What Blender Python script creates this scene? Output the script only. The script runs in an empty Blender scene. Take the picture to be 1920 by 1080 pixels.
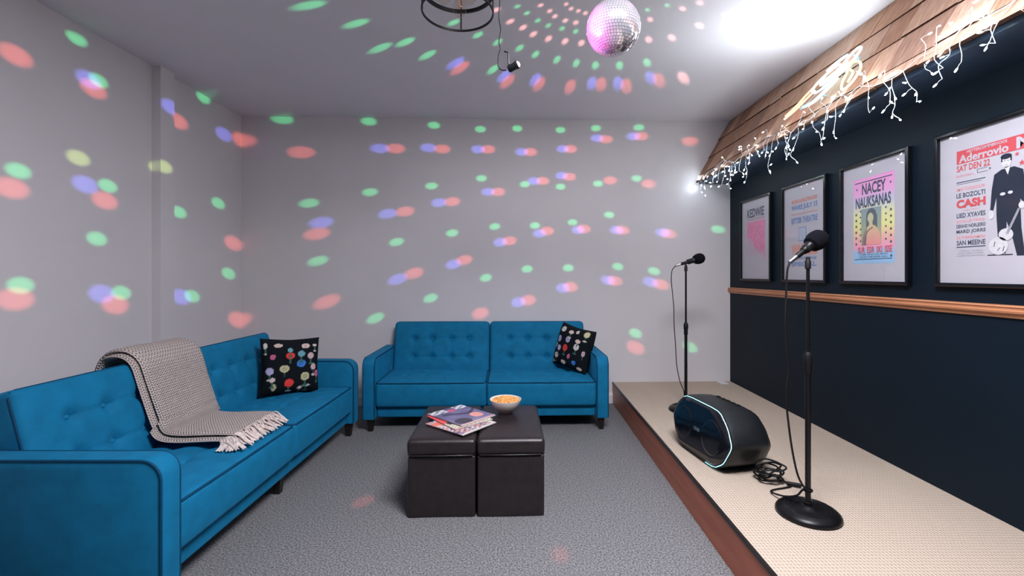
import bpy, bmesh, math, random
from mathutils import Vector, Matrix, Quaternion, noise as mnoise

SC = bpy.context.scene
COL = SC.collection
PI = math.pi
R = math.radians

# ------------------------------------------------------------------ camera, world, exposure
cam_d = bpy.data.cameras.new('camera')
cam_d.sensor_width = 36.0
cam_d.lens = 36.0 * 850 / 1920
cam_d.shift_x = -18 / 1920
cam_d.shift_y = -26 / 1920
cam_d.clip_start = 0.02
CAM = bpy.data.objects.new('camera', cam_d)
COL.objects.link(CAM)
CAM.location = (0, 0, 1.163)
CAM.rotation_euler = (R(90), 0, 0)
SC.camera = CAM

W = bpy.data.worlds.new('world')
SC.world = W
W.use_nodes = True
W.node_tree.nodes['Background'].inputs[0].default_value = (0.80, 0.82, 1.0, 1)
W.node_tree.nodes['Background'].inputs[1].default_value = 0.2

vs = SC.view_settings
SC.display_settings.display_device = 'sRGB'
vs.view_transform = 'Standard'
vs.look = 'None'
vs.gamma = 1.0
vs.use_curve_mapping = False
vs.exposure = 0.0
SC.cycles.use_denoising = True
SC.cycles.sample_clamp_indirect = 4.0
SC.cycles.sample_clamp_direct = 0.0
SC.cycles.max_bounces = 8
SC.cycles.diffuse_bounces = 5
SC.cycles.caustics_reflective = False
SC.cycles.caustics_refractive = False

BULB_EMIT = 110.0      # the fairy lights on the awning
NEON_EMIT = 4.5       # the neon sign on the shingles
BEAM = 27.0            # beams thrown off the mirror ball

# added fill light overhead, out of view, to raise the room's brightness
def overhead_fill(x, y, sx, sy, watts, col):
    l = bpy.data.lights.new('overhead_fill_light', 'AREA')
    l.shape = 'RECTANGLE'
    l.size, l.size_y = sx, sy
    l.energy = watts
    l.color = col
    o = bpy.data.objects.new('overhead_fill_light', l)
    COL.objects.link(o)
    o.location = (x, y, 2.53)
    return o
overhead_fill(0.50, 0.95, 0.9, 0.7, 122, (0.93, 0.925, 1.0))

# ------------------------------------------------------------------ helpers: materials
def lin(c):
    c = c / 255.0
    return c / 12.92 if c <= 0.04045 else ((c + 0.055) / 1.055) ** 2.4

def rgb(r, g, b):
    return (lin(r), lin(g), lin(b), 1.0)

def nodes_of(m):
    m.use_nodes = True
    return m.node_tree.nodes, m.node_tree.links, m.node_tree.nodes['Principled BSDF']

def pm(name, col, rough=0.5, metal=0.0, spec=0.5, sheen=0.0, var=0.0, vscale=8.0, bump=0.0, bscale=60.0,
       coat=0.0, detail=4.0):
    m = bpy.data.materials.new(name)
    N, L, b = nodes_of(m)
    b.inputs['Base Color'].default_value = col
    b.inputs['Roughness'].default_value = rough
    b.inputs['Metallic'].default_value = metal
    b.inputs['Specular IOR Level'].default_value = spec
    if sheen:
        b.inputs['Sheen Weight'].default_value = sheen
        b.inputs['Sheen Roughness'].default_value = 0.4
        b.inputs['Sheen Tint'].default_value = (min(1, col[0] * 2 + .05), min(1, col[1] * 2 + .1), min(1, col[2] * 2 + .1), 1)
    if coat:
        b.inputs['Coat Weight'].default_value = coat
        b.inputs['Coat Roughness'].default_value = 0.08
    tc = N.new('ShaderNodeTexCoord')
    if var:
        n = N.new('ShaderNodeTexNoise')
        n.inputs['Scale'].default_value = vscale
        n.inputs['Detail'].default_value = detail
        L.new(tc.outputs['Object'], n.inputs['Vector'])
        r = N.new('ShaderNodeValToRGB')
        r.color_ramp.elements[0].position = 0.3
        r.color_ramp.elements[1].position = 0.7
        r.color_ramp.elements[0].color = tuple(max(0, c * (1 - var)) for c in col[:3]) + (1,)
        r.color_ramp.elements[1].color = tuple(min(1, c * (1 + var)) for c in col[:3]) + (1,)
        L.new(n.outputs['Fac'], r.inputs['Fac'])
        L.new(r.outputs['Color'], b.inputs['Base Color'])
    if bump:
        n2 = N.new('ShaderNodeTexNoise')
        n2.inputs['Scale'].default_value = bscale
        n2.inputs['Detail'].default_value = 3
        L.new(tc.outputs['Object'], n2.inputs['Vector'])
        bp = N.new('ShaderNodeBump')
        bp.inputs['Strength'].default_value = bump
        bp.inputs['Distance'].default_value = 0.004
        L.new(n2.outputs['Fac'], bp.inputs['Height'])
        L.new(bp.outputs['Normal'], b.inputs['Normal'])
    return m

def emit(name, col, strength):
    m = bpy.data.materials.new(name)
    N, L, b = nodes_of(m)
    b.inputs['Base Color'].default_value = (0.8, 0.8, 0.8, 1)
    b.inputs['Emission Color'].default_value = col
    b.inputs['Emission Strength'].default_value = strength
    return m

def colmat(name, rough=0.6, spec=0.3, bump=0.0, bscale=300, sheen=0.0, grain=0.0):
    """base colour from the printed / woven colours stored on the mesh"""
    m = bpy.data.materials.new(name)
    N, L, b = nodes_of(m)
    a = N.new('ShaderNodeAttribute')
    a.attribute_name = 'Col'
    src = a.outputs['Color']
    tc = N.new('ShaderNodeTexCoord')
    if grain:
        mp = N.new('ShaderNodeMapping')
        mp.inputs['Scale'].default_value = (10, 60, 5)
        L.new(tc.outputs['Object'], mp.inputs['Vector'])
        n = N.new('ShaderNodeTexNoise')
        n.inputs['Scale'].default_value = 2.2
        n.inputs['Detail'].default_value = 5
        L.new(mp.outputs['Vector'], n.inputs['Vector'])
        mx = N.new('ShaderNodeMix')
        mx.data_type = 'RGBA'
        mx.blend_type = 'MULTIPLY'
        mx.inputs['Factor'].default_value = grain
        r = N.new('ShaderNodeValToRGB')
        r.color_ramp.elements[0].position = 0.3
        r.color_ramp.elements[1].position = 0.7
        r.color_ramp.elements[0].color = (0.45, 0.36, 0.30, 1)
        L.new(n.outputs['Fac'], r.inputs['Fac'])
        L.new(src, mx.inputs['A'])
        L.new(r.outputs['Color'], mx.inputs['B'])
        src = mx.outputs['Result']
    L.new(src, b.inputs['Base Color'])
    b.inputs['Roughness'].default_value = rough
    b.inputs['Specular IOR Level'].default_value = spec
    if sheen:
        b.inputs['Sheen Weight'].default_value = sheen
    if bump:
        n2 = N.new('ShaderNodeTexNoise')
        n2.inputs['Scale'].default_value = bscale
        L.new(tc.outputs['Object'], n2.inputs['Vector'])
        bp = N.new('ShaderNodeBump')
        bp.inputs['Strength'].default_value = bump
        bp.inputs['Distance'].default_value = 0.003
        L.new(n2.outputs['Fac'], bp.inputs['Height'])
        L.new(bp.outputs['Normal'], b.inputs['Normal'])
    return m

M = {}
M['wall'] = pm('white_wall_paint', (0.74, 0.71, 0.73, 1), 0.55, spec=0.3, var=0.02, vscale=2, bump=0.05, bscale=180)
M['ceiling'] = pm('ceiling_paint', (0.74, 0.72, 0.76, 1), 0.7, spec=0.2, var=0.02, vscale=2, bump=0.06, bscale=150)
M['navy'] = pm('navy_wall_paint', (0.0035, 0.010, 0.018, 1), 0.55, spec=0.16, var=0.06, vscale=3, bump=0.05, bscale=120)
M['soffit'] = pm('lit_navy_soffit_paint', (0.022, 0.040, 0.068, 1), 0.4, spec=0.5, var=0.05, vscale=3)  # wall's navy lightened: glow of the string lights put into the colour
M['trim_white'] = pm('white_trim_paint', (0.75, 0.74, 0.75, 1), 0.4, var=0.02)
M['velvet'] = pm('teal_blue_velvet', (0.005, 0.160, 0.320, 1), 0.75, spec=0.15, sheen=0.35, var=0.12, vscale=14, bump=0.10, bscale=420)
M['piping'] = pm('teal_blue_piping', (0.001, 0.055, 0.125, 1), 0.7, spec=0.15, var=0.08, vscale=30)
M['espresso'] = pm('espresso_wood', (0.012, 0.007, 0.006, 1), 0.4, var=0.3, vscale=20)
M['leather'] = pm('dark_brown_leather', (0.019, 0.013, 0.014, 1), 0.36, spec=0.5, var=0.25, vscale=26, bump=0.22, bscale=260)
M['black'] = pm('black_metal', (0.005, 0.005, 0.006, 1), 0.36, spec=0.3, var=0.2, vscale=30)
M['blackplastic'] = pm('black_plastic', (0.008, 0.010, 0.012, 1), 0.42, spec=0.4, var=0.15, vscale=40, bump=0.06, bscale=500)
M['gloss'] = pm('glossy_black_plastic', (0.006, 0.007, 0.011, 1), 0.10, spec=0.6, var=0.1, vscale=10)
M['rubber'] = pm('black_rubber', (0.006, 0.006, 0.007, 1), 0.55, spec=0.25, var=0.1, vscale=30)
M['foam'] = pm('black_foam', (0.005, 0.005, 0.008, 1), 0.95, spec=0.1, bump=0.6, bscale=700, var=0.2, vscale=200)
M['chrome'] = pm('silver_metal', (0.6, 0.6, 0.62, 1), 0.28, metal=1.0, var=0.05)
M['frame'] = pm('black_lacquer_frame', (0.004, 0.005, 0.008, 1), 0.2, spec=0.3, var=0.1)
M['rail'] = None
M['paper'] = pm('poster_paper', (0.50, 0.48, 0.53, 1), 0.8, spec=0.15, var=0.015, vscale=10)
M['print'] = colmat('poster_print', 0.7, 0.2)
M['ink_dark'] = pm('dark_ink', rgb(74, 82, 100), 0.7, spec=0.1, var=0.12, vscale=120)
M['ink_black'] = pm('black_ink', rgb(40, 46, 60), 0.7, spec=0.1, var=0.1, vscale=12)
M['ink_red'] = pm('red_ink', rgb(200, 84, 90), 0.7, spec=0.1, var=0.08, vscale=120)
M['ink_palered'] = pm('pale_red_ink', rgb(222, 150, 155), 0.7, spec=0.1, var=0.08, vscale=120)
M['ink_blue'] = pm('blue_ink', rgb(120, 146, 190), 0.7, spec=0.1, var=0.1, vscale=120)
M['ink_orange'] = pm('orange_ink', rgb(218, 148, 132), 0.7, spec=0.1, var=0.1, vscale=120)
M['ink_pink'] = pm('pink_ink', rgb(228, 140, 180), 0.7, spec=0.1, var=0.12, vscale=50)
M['ink_grey'] = pm('grey_ink', rgb(150, 150, 158), 0.7, spec=0.1, var=0.1, vscale=80)
M['ink_pale'] = pm('pale_ink', rgb(206, 204, 208), 0.7, spec=0.1, var=0.1, vscale=80)
M['ceramic'] = pm('white_ceramic', (0.78, 0.72, 0.68, 1), 0.25, spec=0.5, var=0.02)
M['snack'] = pm('toasted_snacks', rgb(224, 160, 88), 0.6, var=0.35, vscale=70)
M['cover'] = colmat('magazine_cover', 0.28, 0.5)
M['pages'] = pm('magazine_pages', (0.7, 0.66, 0.62, 1), 0.7, var=0.1, vscale=200)
M['coverdark'] = pm('magazine_back', (0.03, 0.03, 0.04, 1), 0.4, var=0.1)
M['pillow'] = colmat('printed_black_cotton', 0.85, 0.1, bump=0.15, bscale=900)
M['shingle'] = colmat('cedar_shingle', 0.8, 0.15, bump=0.3, bscale=90, grain=0.75)
M['core'] = pm('dark_timber', (0.10, 0.05, 0.03, 1), 0.8, var=0.2)  # plain dark brown for awning core and stage deck
M['wire'] = pm('clear_white_wire', (0.72, 0.74, 0.76, 1), 0.35, spec=0.5, var=0.05)
M['bulb'] = emit('led_bulb', (0.80, 0.92, 1.0, 1), BULB_EMIT)
M['neon_white'] = emit('neon_cyan_white', (0.42, 0.86, 1.0, 1), NEON_EMIT)
M['neon_cyan'] = emit('neon_cyan', (0.02, 0.55, 0.75, 1), NEON_EMIT * 0.35)
M['neon_orange'] = emit('neon_orange', (1.0, 0.30, 0.05, 1), NEON_EMIT * 0.45)
M['neon_yellow'] = emit('neon_yellow', (1.0, 0.62, 0.10, 1), NEON_EMIT * 0.4)
M['acrylic'] = pm('acrylic_backing', (0.6, 0.75, 0.8, 1), 0.1, var=0.02)
M['led_cyan'] = emit('led_cyan_strip', (0.20, 0.85, 0.95, 1), 0.9)
M['lens_pink'] = emit('pink_lens', (1.0, 0.30, 0.42, 1), 1.8)
M['mirror'] = pm('mirror_tile', (0.72, 0.70, 0.76, 1), 0.10, metal=0.78, var=0.05, vscale=40)
M['ball_core'] = pm('ball_core', (0.10, 0.09, 0.12, 1), 0.5, var=0.1)
M['plate'] = pm('white_plastic', (0.7, 0.7, 0.7, 1), 0.4, var=0.02)

def glass_mat(name, rough=0.02, ior=1.45, tint=(1, 1, 1, 1)):
    m = bpy.data.materials.new(name)
    m.use_nodes = True
    N, L = m.node_tree.nodes, m.node_tree.links
    N.clear()
    out = N.new('ShaderNodeOutputMaterial')
    mix = N.new('ShaderNodeMixShader')
    tr = N.new('ShaderNodeBsdfTransparent')
    tr.inputs[0].default_value = tint
    gl = N.new('ShaderNodeBsdfGlossy')
    gl.inputs['Roughness'].default_value = rough
    fr = N.new('ShaderNodeFresnel')
    fr.inputs['IOR'].default_value = ior
    ge = N.new('ShaderNodeNewGeometry')
    inv = N.new('ShaderNodeMath')
    inv.operation = 'SUBTRACT'
    inv.inputs[0].default_value = 1.0
    L.new(ge.outputs['Backfacing'], inv.inputs[1])
    mul = N.new('ShaderNodeMath')
    mul.operation = 'MULTIPLY'
    L.new(fr.outputs[0], mul.inputs[0])
    L.new(inv.outputs[0], mul.inputs[1])
    L.new(mul.outputs[0], mix.inputs[0])
    L.new(tr.outputs[0], mix.inputs[1])
    L.new(gl.outputs[0], mix.inputs[2])
    L.new(mix.outputs[0], out.inputs[0])
    return m
M['glass'] = glass_mat('poster_glass', 0.03)
M['bulb_glass'] = glass_mat('clear_bulb_glass', 0.02, 1.4, (0.97, 0.93, 0.88, 1))

def carpet_mat(name, c0, c1, scale, bump, dist):
    m = bpy.data.materials.new(name)
    N, L, b = nodes_of(m)
    tc = N.new('ShaderNodeTexCoord')
    n = N.new('ShaderNodeTexNoise')
    n.inputs['Scale'].default_value = scale
    n.inputs['Detail'].default_value = 3
    n.inputs['Roughness'].default_value = 0.7
    L.new(tc.outputs['Object'], n.inputs['Vector'])
    r = N.new('ShaderNodeValToRGB')
    r.color_ramp.elements[0].position = 0.34
    r.color_ramp.elements[1].position = 0.66
    r.color_ramp.elements[0].color = c0
    r.color_ramp.elements[1].color = c1
    L.new(n.outputs['Fac'], r.inputs['Fac'])
    L.new(r.outputs['Color'], b.inputs['Base Color'])
    b.inputs['Roughness'].default_value = 0.95
    b.inputs['Specular IOR Level'].default_value = 0.1
    bp = N.new('ShaderNodeBump')
    bp.inputs['Strength'].default_value = bump
    bp.inputs['Distance'].default_value = dist
    L.new(n.outputs['Fac'], bp.inputs['Height'])
    L.new(bp.outputs['Normal'], b.inputs['Normal'])
    return m
M['carpet'] = carpet_mat('grey_carpet', (0.055, 0.057, 0.065, 1), (0.34, 0.335, 0.34, 1), 135, 0.8, 0.006)

def loop_carpet():
    m = bpy.data.materials.new('beige_loop_carpet')
    N, L, b = nodes_of(m)
    tc = N.new('ShaderNodeTexCoord')
    mp = N.new('ShaderNodeMapping')
    mp.inputs['Scale'].default_value = (1, 1, 1)
    L.new(tc.outputs['Object'], mp.inputs['Vector'])
    sx = N.new('ShaderNodeSeparateXYZ')
    L.new(mp.outputs['Vector'], sx.inputs[0])
    def mth(op, a, bb=None):
        n = N.new('ShaderNodeMath')
        n.operation = op
        for k, v in ((0, a), (1, bb)):
            if v is None:
                continue
            if isinstance(v, (int, float)):
                n.inputs[k].default_value = v
            else:
                L.new(v, n.inputs[k])
        return n.outputs[0]
    nz = N.new('ShaderNodeTexNoise')
    nz.inputs['Scale'].default_value = 40
    L.new(tc.outputs['Object'], nz.inputs['Vector'])
    wob = mth('MULTIPLY', nz.outputs['Fac'], 2.2)
    px = mth('SINE', mth('ADD', mth('MULTIPLY', sx.outputs['X'], 2 * PI / 0.013), wob))
    py = mth('SINE', mth('ADD', mth('MULTIPLY', sx.outputs['Y'], 2 * PI / 0.017), wob))
    h = mth('ADD', mth('MULTIPLY', px, 0.28), mth('ADD', mth('MULTIPLY', py, 0.22), 0.5))
    r = N.new('ShaderNodeValToRGB')
    r.color_ramp.elements[0].position = 0.08
    r.color_ramp.elements[1].position = 0.62
    r.color_ramp.elements[0].color = (0.40, 0.30, 0.23, 1)
    r.color_ramp.elements[1].color = (0.55, 0.465, 0.38, 1)
    L.new(h, r.inputs['Fac'])
    L.new(r.outputs['Color'], b.inputs['Base Color'])
    b.inputs['Roughness'].default_value = 0.95
    b.inputs['Specular IOR Level'].default_value = 0.1
    bp = N.new('ShaderNodeBump')
    bp.inputs['Strength'].default_value = 0.7
    bp.inputs['Distance'].default_value = 0.004
    L.new(h, bp.inputs['Height'])
    L.new(bp.outputs['Normal'], b.inputs['Normal'])
    return m
M['loop'] = loop_carpet()

def wood_mat(name, c0, c1, axis_scale, rough=0.4):
    m = bpy.data.materials.new(name)
    N, L, b = nodes_of(m)
    tc = N.new('ShaderNodeTexCoord')
    mp = N.new('ShaderNodeMapping')
    mp.inputs['Scale'].default_value = axis_scale
    L.new(tc.outputs['Object'], mp.inputs['Vector'])
    n = N.new('ShaderNodeTexNoise')
    n.inputs['Scale'].default_value = 3
    n.inputs['Detail'].default_value = 6
    L.new(mp.outputs['Vector'], n.inputs['Vector'])
    r = N.new('ShaderNodeValToRGB')
    r.color_ramp.elements[0].position = 0.3
    r.color_ramp.elements[1].position = 0.72
    r.color_ramp.elements[0].color = c0
    r.color_ramp.elements[1].color = c1
    L.new(n.outputs['Fac'], r.inputs['Fac'])
    L.new(r.outputs['Color'], b.inputs['Base Color'])
    b.inputs['Roughness'].default_value = rough
    return m
M['rail'] = wood_mat('orange_wood', (0.42, 0.17, 0.08, 1), (0.58, 0.26, 0.13, 1), (12, 1.2, 12), 0.35)
M['fascia'] = wood_mat('reddish_wood', (0.36, 0.095, 0.045, 1), (0.50, 0.15, 0.08, 1), (10, 1.0, 10), 0.42)

def knit_mat():
    m = bpy.data.materials.new('chunky_knit')
    N, L, b = nodes_of(m)
    uv = N.new('ShaderNodeUVMap')
    sx = N.new('ShaderNodeSeparateXYZ')
    L.new(uv.outputs['UV'], sx.inputs[0])
    def mth(op, a, bb=None):
        n = N.new('ShaderNodeMath')
        n.operation = op
        for k, v in ((0, a), (1, bb)):
            if v is None:
                continue
            if isinstance(v, (int, float)):
                n.inputs[k].default_value = v
            else:
                L.new(v, n.inputs[k])
        return n.outputs[0]
    u = mth('MULTIPLY', sx.outputs['X'], 1 / 0.0165)     # uv is in metres
    v = mth('MULTIPLY', sx.outputs['Y'], 1 / 0.0125)
    fu = mth('FRACT', u)
    du = mth('ABSOLUTE', mth('SUBTRACT', fu, 0.5))       # 0 centre .. .5 border
    fv = mth('FRACT', mth('ADD', v, mth('MULTIPLY', du, 1.3)))
    dv = mth('ABSOLUTE', mth('SUBTRACT', fv, 0.5))
    hu = mth('SINE', mth('MULTIPLY', du, 2 * PI))        # two plies per column
    hv = mth('SINE', mth('MULTIPLY', mth('SUBTRACT', 0.5, dv), PI))
    h = mth('MULTIPLY', mth('POWER', mth('MAXIMUM', hu, 0.0), 0.6), hv)
    r = N.new('ShaderNodeValToRGB')
    r.color_ramp.elements[0].position = 0.10
    r.color_ramp.elements[1].position = 0.38
    r.color_ramp.elements[0].color = (0.17, 0.115, 0.10, 1)
    r.color_ramp.elements[1].color = (0.80, 0.70, 0.66, 1)
    L.new(h, r.inputs['Fac'])
    L.new(r.outputs['Color'], b.inputs['Base Color'])
    b.inputs['Roughness'].default_value = 0.95
    b.inputs['Specular IOR Level'].default_value = 0.05
    bp = N.new('ShaderNodeBump')
    bp.inputs['Strength'].default_value = 1.0
    bp.inputs['Distance'].default_value = 0.006
    L.new(h, bp.inputs['Height'])
    L.new(bp.outputs['Normal'], b.inputs['Normal'])
    return m
M['knit'] = knit_mat()
M['yarn'] = pm('yarn', (0.72, 0.62, 0.58, 1), 0.95, spec=0.05, var=0.25, vscale=60)

# ------------------------------------------------------------------ helpers: geometry (verts, faces)
def join(*gs):
    V, F = [], []
    for v, f in gs:
        o = len(V)
        V += [tuple(p) for p in v]
        F += [tuple(i + o for i in q) for q in f]
    return V, F

def xf(g, mat):
    return [tuple(mat @ Vector(p)) for p in g[0]], g[1]

def T(x, y, z):
    return Matrix.Translation((x, y, z))

def RX(a): return Matrix.Rotation(a, 4, 'X')
def RY(a): return Matrix.Rotation(a, 4, 'Y')
def RZ(a): return Matrix.Rotation(a, 4, 'Z')

def box(x0, x1, y0, y1, z0, z1):
    V = [(x, y, z) for x in (x0, x1) for y in (y0, y1) for z in (z0, z1)]
    F = [(0, 1, 3, 2), (4, 6, 7, 5), (0, 4, 5, 1), (2, 3, 7, 6), (0, 2, 6, 4), (1, 5, 7, 3)]
    return V, F

def axis_samples(s, r, n, k=3):
    h = s / 2
    inn = h - r
    a = [-h + r * i / k for i in range(k)]
    m = [-inn + 2 * inn * i / n for i in range(n + 1)]
    c = [h - r * i / k for i in range(k)][::-1]
    return a + m + c

def rbox(sx, sy, sz, r, nx=1, ny=1, nz=1, k=3, disp=None):
    """rounded box centred on the origin, sampled n times along each side"""
    X, Y, Z = axis_samples(sx, r, nx, k), axis_samples(sy, r, ny, k), axis_samples(sz, r, nz, k)
    V, F, idx = [], [], {}
    ins = Vector((sx / 2 - r, sy / 2 - r, sz / 2 - r))
    def vert(i, j, l):
        key = (i, j, l)
        if key in idx:
            return idx[key]
        p = Vector((X[i], Y[j], Z[l]))
        q = Vector(tuple(max(-ins[a], min(ins[a], p[a])) for a in range(3)))
        d = p - q
        if d.length > 1e-9:
            p = q + d.normalized() * r
        if disp:
            p = Vector(disp(p))
        idx[key] = len(V)
        V.append(tuple(p))
        return idx[key]
    nX, nY, nZ = len(X) - 1, len(Y) - 1, len(Z) - 1
    for i in range(nX):
        for j in range(nY):
            F.append((vert(i, j, 0), vert(i, j + 1, 0), vert(i + 1, j + 1, 0), vert(i + 1, j, 0)))
            F.append((vert(i, j, nZ), vert(i + 1, j, nZ), vert(i + 1, j + 1, nZ), vert(i, j + 1, nZ)))
    for i in range(nX):
        for l in range(nZ):
            F.append((vert(i, 0, l), vert(i + 1, 0, l), vert(i + 1, 0, l + 1), vert(i, 0, l + 1)))
            F.append((vert(i, nY, l), vert(i, nY, l + 1), vert(i + 1, nY, l + 1), vert(i + 1, nY, l)))
    for j in range(nY):
        for l in range(nZ):
            F.append((vert(0, j, l), vert(0, j, l + 1), vert(0, j + 1, l + 1), vert(0, j + 1, l)))
            F.append((vert(nX, j, l), vert(nX, j + 1, l), vert(nX, j + 1, l + 1), vert(nX, j, l + 1)))
    return V, F

def catmull(pts, sub=6, closed=False):
    P = [Vector(p) for p in pts]
    n = len(P)
    out = []
    segs = n if closed else n - 1
    for i in range(segs):
        p0 = P[(i - 1) % n] if (closed or i > 0) else P[0]
        p1, p2 = P[i], P[(i + 1) % n]
        p3 = P[(i + 2) % n] if (closed or i + 2 < n) else P[-1]
        for s in range(sub):
            t = s / sub
            out.append(0.5 * ((2 * p1) + (-p0 + p2) * t + (2 * p0 - 5 * p1 + 4 * p2 - p3) * t * t + (-p0 + 3 * p1 - 3 * p2 + p3) * t ** 3))
    if not closed:
        out.append(P[-1])
    return out

def tube(pts, r, n=8, closed=False, caps=True):
    P = [Vector(p) for p in pts]
    m = len(P)
    rad = r if isinstance(r, (list, tuple)) else [r] * m
    tang = []
    for i in range(m):
        a = P[(i - 1) % m] if (closed or i > 0) else P[i]
        b = P[(i + 1) % m] if (closed or i < m - 1) else P[i]
        t = b - a
        tang.append(t.normalized() if t.length > 1e-9 else Vector((0, 0, 1)))
    up = Vector((0, 0, 1)) if abs(tang[0].z) < 0.9 else Vector((1, 0, 0))
    u = tang[0].cross(up).normalized()
    V, F = [], []
    for i in range(m):
        if i:
            q = tang[i - 1].rotation_difference(tang[i])
            u = q @ u
        u = (u - tang[i] * u.dot(tang[i])).normalized()
        w = tang[i].cross(u)
        for k in range(n):
            a = 2 * PI * k / n
            V.append(tuple(P[i] + (u * math.cos(a) + w * math.sin(a)) * rad[i]))
    for i in range(m if closed else m - 1):
        for k in range(n):
            a, b = i * n + k, i * n + (k + 1) % n
            c, d = ((i + 1) % m) * n + (k + 1) % n, ((i + 1) % m) * n + k
            F.append((a, b, c, d))
    if caps and not closed:
        F.append(tuple(range(n))[::-1])
        F.append(tuple((m - 1) * n + k for k in range(n)))
    return V, F

def lathe(prof, n=32, caps=True):
    V, F = [], []
    for (r, z) in prof:
        for k in range(n):
            a = 2 * PI * k / n
            V.append((r * math.cos(a), r * math.sin(a), z))
    m = len(prof)
    for i in range(m - 1):
        for k in range(n):
            F.append((i * n + k, i * n + (k + 1) % n, (i + 1) * n + (k + 1) % n, (i + 1) * n + k))
    if caps:
        F.append(tuple(range(n))[::-1])
        F.append(tuple((m - 1) * n + k for k in range(n)))
    return V, F

def sphere(r, n=16, m=10, c=(0, 0, 0), sc=(1, 1, 1)):
    prof = [(max(1e-4, r * math.sin(PI * i / m)), -r * math.cos(PI * i / m)) for i in range(m + 1)]
    V, F = lathe(prof, n)
    return [(c[0] + x * sc[0], c[1] + y * sc[1], c[2] + z * sc[2]) for x, y, z in V], F

def prism(pts, d0, d1, axis='y', bev=0.0):
    """extrude a 2-D outline (a,b) along an axis between d0 and d1, optionally with bevelled rims"""
    n = len(pts)
    P = [Vector((p[0], p[1])) for p in pts]
    area = sum(P[i].x * P[(i + 1) % n].y - P[(i + 1) % n].x * P[i].y for i in range(n))
    if area < 0:
        P = P[::-1]
    def inset(k):
        if k <= 0:
            return P
        out = []
        for i in range(n):
            e0 = (P[i] - P[i - 1]).normalized()
            e1 = (P[(i + 1) % n] - P[i]).normalized()
            nn = Vector((-(e0.y + e1.y), e0.x + e1.x))
            if nn.length > 1e-6:
                nn.normalize()
            out.append(P[i] + nn * k)
        return out
    rings = [(0, d0), (0, d1)] if not bev else [
        (bev, d0), (bev * 0.3, d0 + bev * 0.3), (0, d0 + bev), (0, d1 - bev), (bev * 0.3, d1 - bev * 0.3), (bev, d1)]
    V, F = [], []
    for k, d in rings:
        for p in inset(k):
            V.append({'y': (p.x, d, p.y), 'x': (d, p.x, p.y), 'z': (p.x, p.y, d)}[axis])
    m = len(rings)
    for i in range(m - 1):
        for k in range(n):
            a, b = i * n + k, i * n + (k + 1) % n
            F.append((a, b, b + n, a + n))
    F.append(tuple(range(n))[::-1])
    F.append(tuple((m - 1) * n + k for k in range(n)))
    return V, F

def arc(cx, cy, r, a0, a1, n=6):
    return [(cx + r * math.cos(R(a0 + (a1 - a0) * i / n)), cy + r * math.sin(R(a0 + (a1 - a0) * i / n))) for i in range(n + 1)]

def obj(name, g, mat, parent=None, smooth=True, cols=None, uvs=None, angle=40, loc=None):
    me = bpy.data.meshes.new(name)
    me.from_pydata([tuple(p) for p in g[0]], [], [tuple(f) for f in g[1]])
    bm = bmesh.new()
    bm.from_mesh(me)
    bmesh.ops.recalc_face_normals(bm, faces=bm.faces)
    bm.to_mesh(me)
    bm.free()
    if smooth:
        me.shade_smooth()
        me.set_sharp_from_angle(angle=R(angle))
    if cols:
        at = me.color_attributes.new('Col', 'FLOAT_COLOR', 'POINT')
        for i, c in enumerate(cols):
            at.data[i].color = (c[0], c[1], c[2], 1)
    if uvs:
        ul = me.uv_layers.new(name='UVMap')
        for lp in me.loops:
            ul.data[lp.index].uv = uvs[lp.vertex_index]
    me.materials.append(mat)
    o = bpy.data.objects.new(name, me)
    COL.objects.link(o)
    if loc:
        o.location = loc
    if parent:
        o.parent = parent
    return o

def thing(name, label, cat, loc=(0, 0, 0), rz=0.0, group=None):
    o = bpy.data.objects.new(name, None)
    o.empty_display_size = 0.1
    COL.objects.link(o)
    o.location = loc
    o.rotation_euler = (0, 0, rz)
    tag(o, label, cat, group)
    return o

def tag(o, label, cat, group=None, kind=None):
    o['label'] = label
    o['category'] = cat
    if group:
        o['group'] = group
    if kind:
        o['kind'] = kind
    return o

def struct(name, g, mat, smooth=False):
    o = obj(name, g, mat, smooth=smooth)
    o['kind'] = 'structure'
    return o

_font_cache = {}
def text_geo(s, cx, cz, w, h, bold=0.0):
    """letters fitted into a w x h rectangle around (cx, cz) on the x/z plane"""
    key = (s, bold)
    if key not in _font_cache:
        cu = bpy.data.curves.new('letters', 'FONT')
        cu.body = s
        cu.offset = bold
        cu.resolution_u = 3
        o = bpy.data.objects.new('letters', cu)
        COL.objects.link(o)
        bpy.context.view_layer.update()
        dg = bpy.context.evaluated_depsgraph_get()
        me = bpy.data.meshes.new_from_object(o.evaluated_get(dg))
        V = [tuple(v.co) for v in me.vertices]
        F = [tuple(p.vertices) for p in me.polygons]
        bpy.data.objects.remove(o)
        bpy.data.curves.remove(cu)
        bpy.data.meshes.remove(me)
        _font_cache[key] = (V, F)
    V, F = _font_cache[key]
    x0, x1 = min(v[0] for v in V), max(v[0] for v in V)
    y0, y1 = min(v[1] for v in V), max(v[1] for v in V)
    return [(cx + ((v[0] - x0) / (x1 - x0) - 0.5) * w, 0.0, cz + ((v[1] - y0) / (y1 - y0) - 0.5) * h) for v in V], F

# ------------------------------------------------------------------ the room
CEIL, XL, XR, XS, STG = 2.552, -2.465, 1.90, 0.821, 0.188
YB0, YB1 = 3.99, 4.13            # the back wall is a touch out of square
YN = -1.4
def yback(x): return YB0 + (x - XL) * (YB1 - YB0) / (XR - XL)

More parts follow.
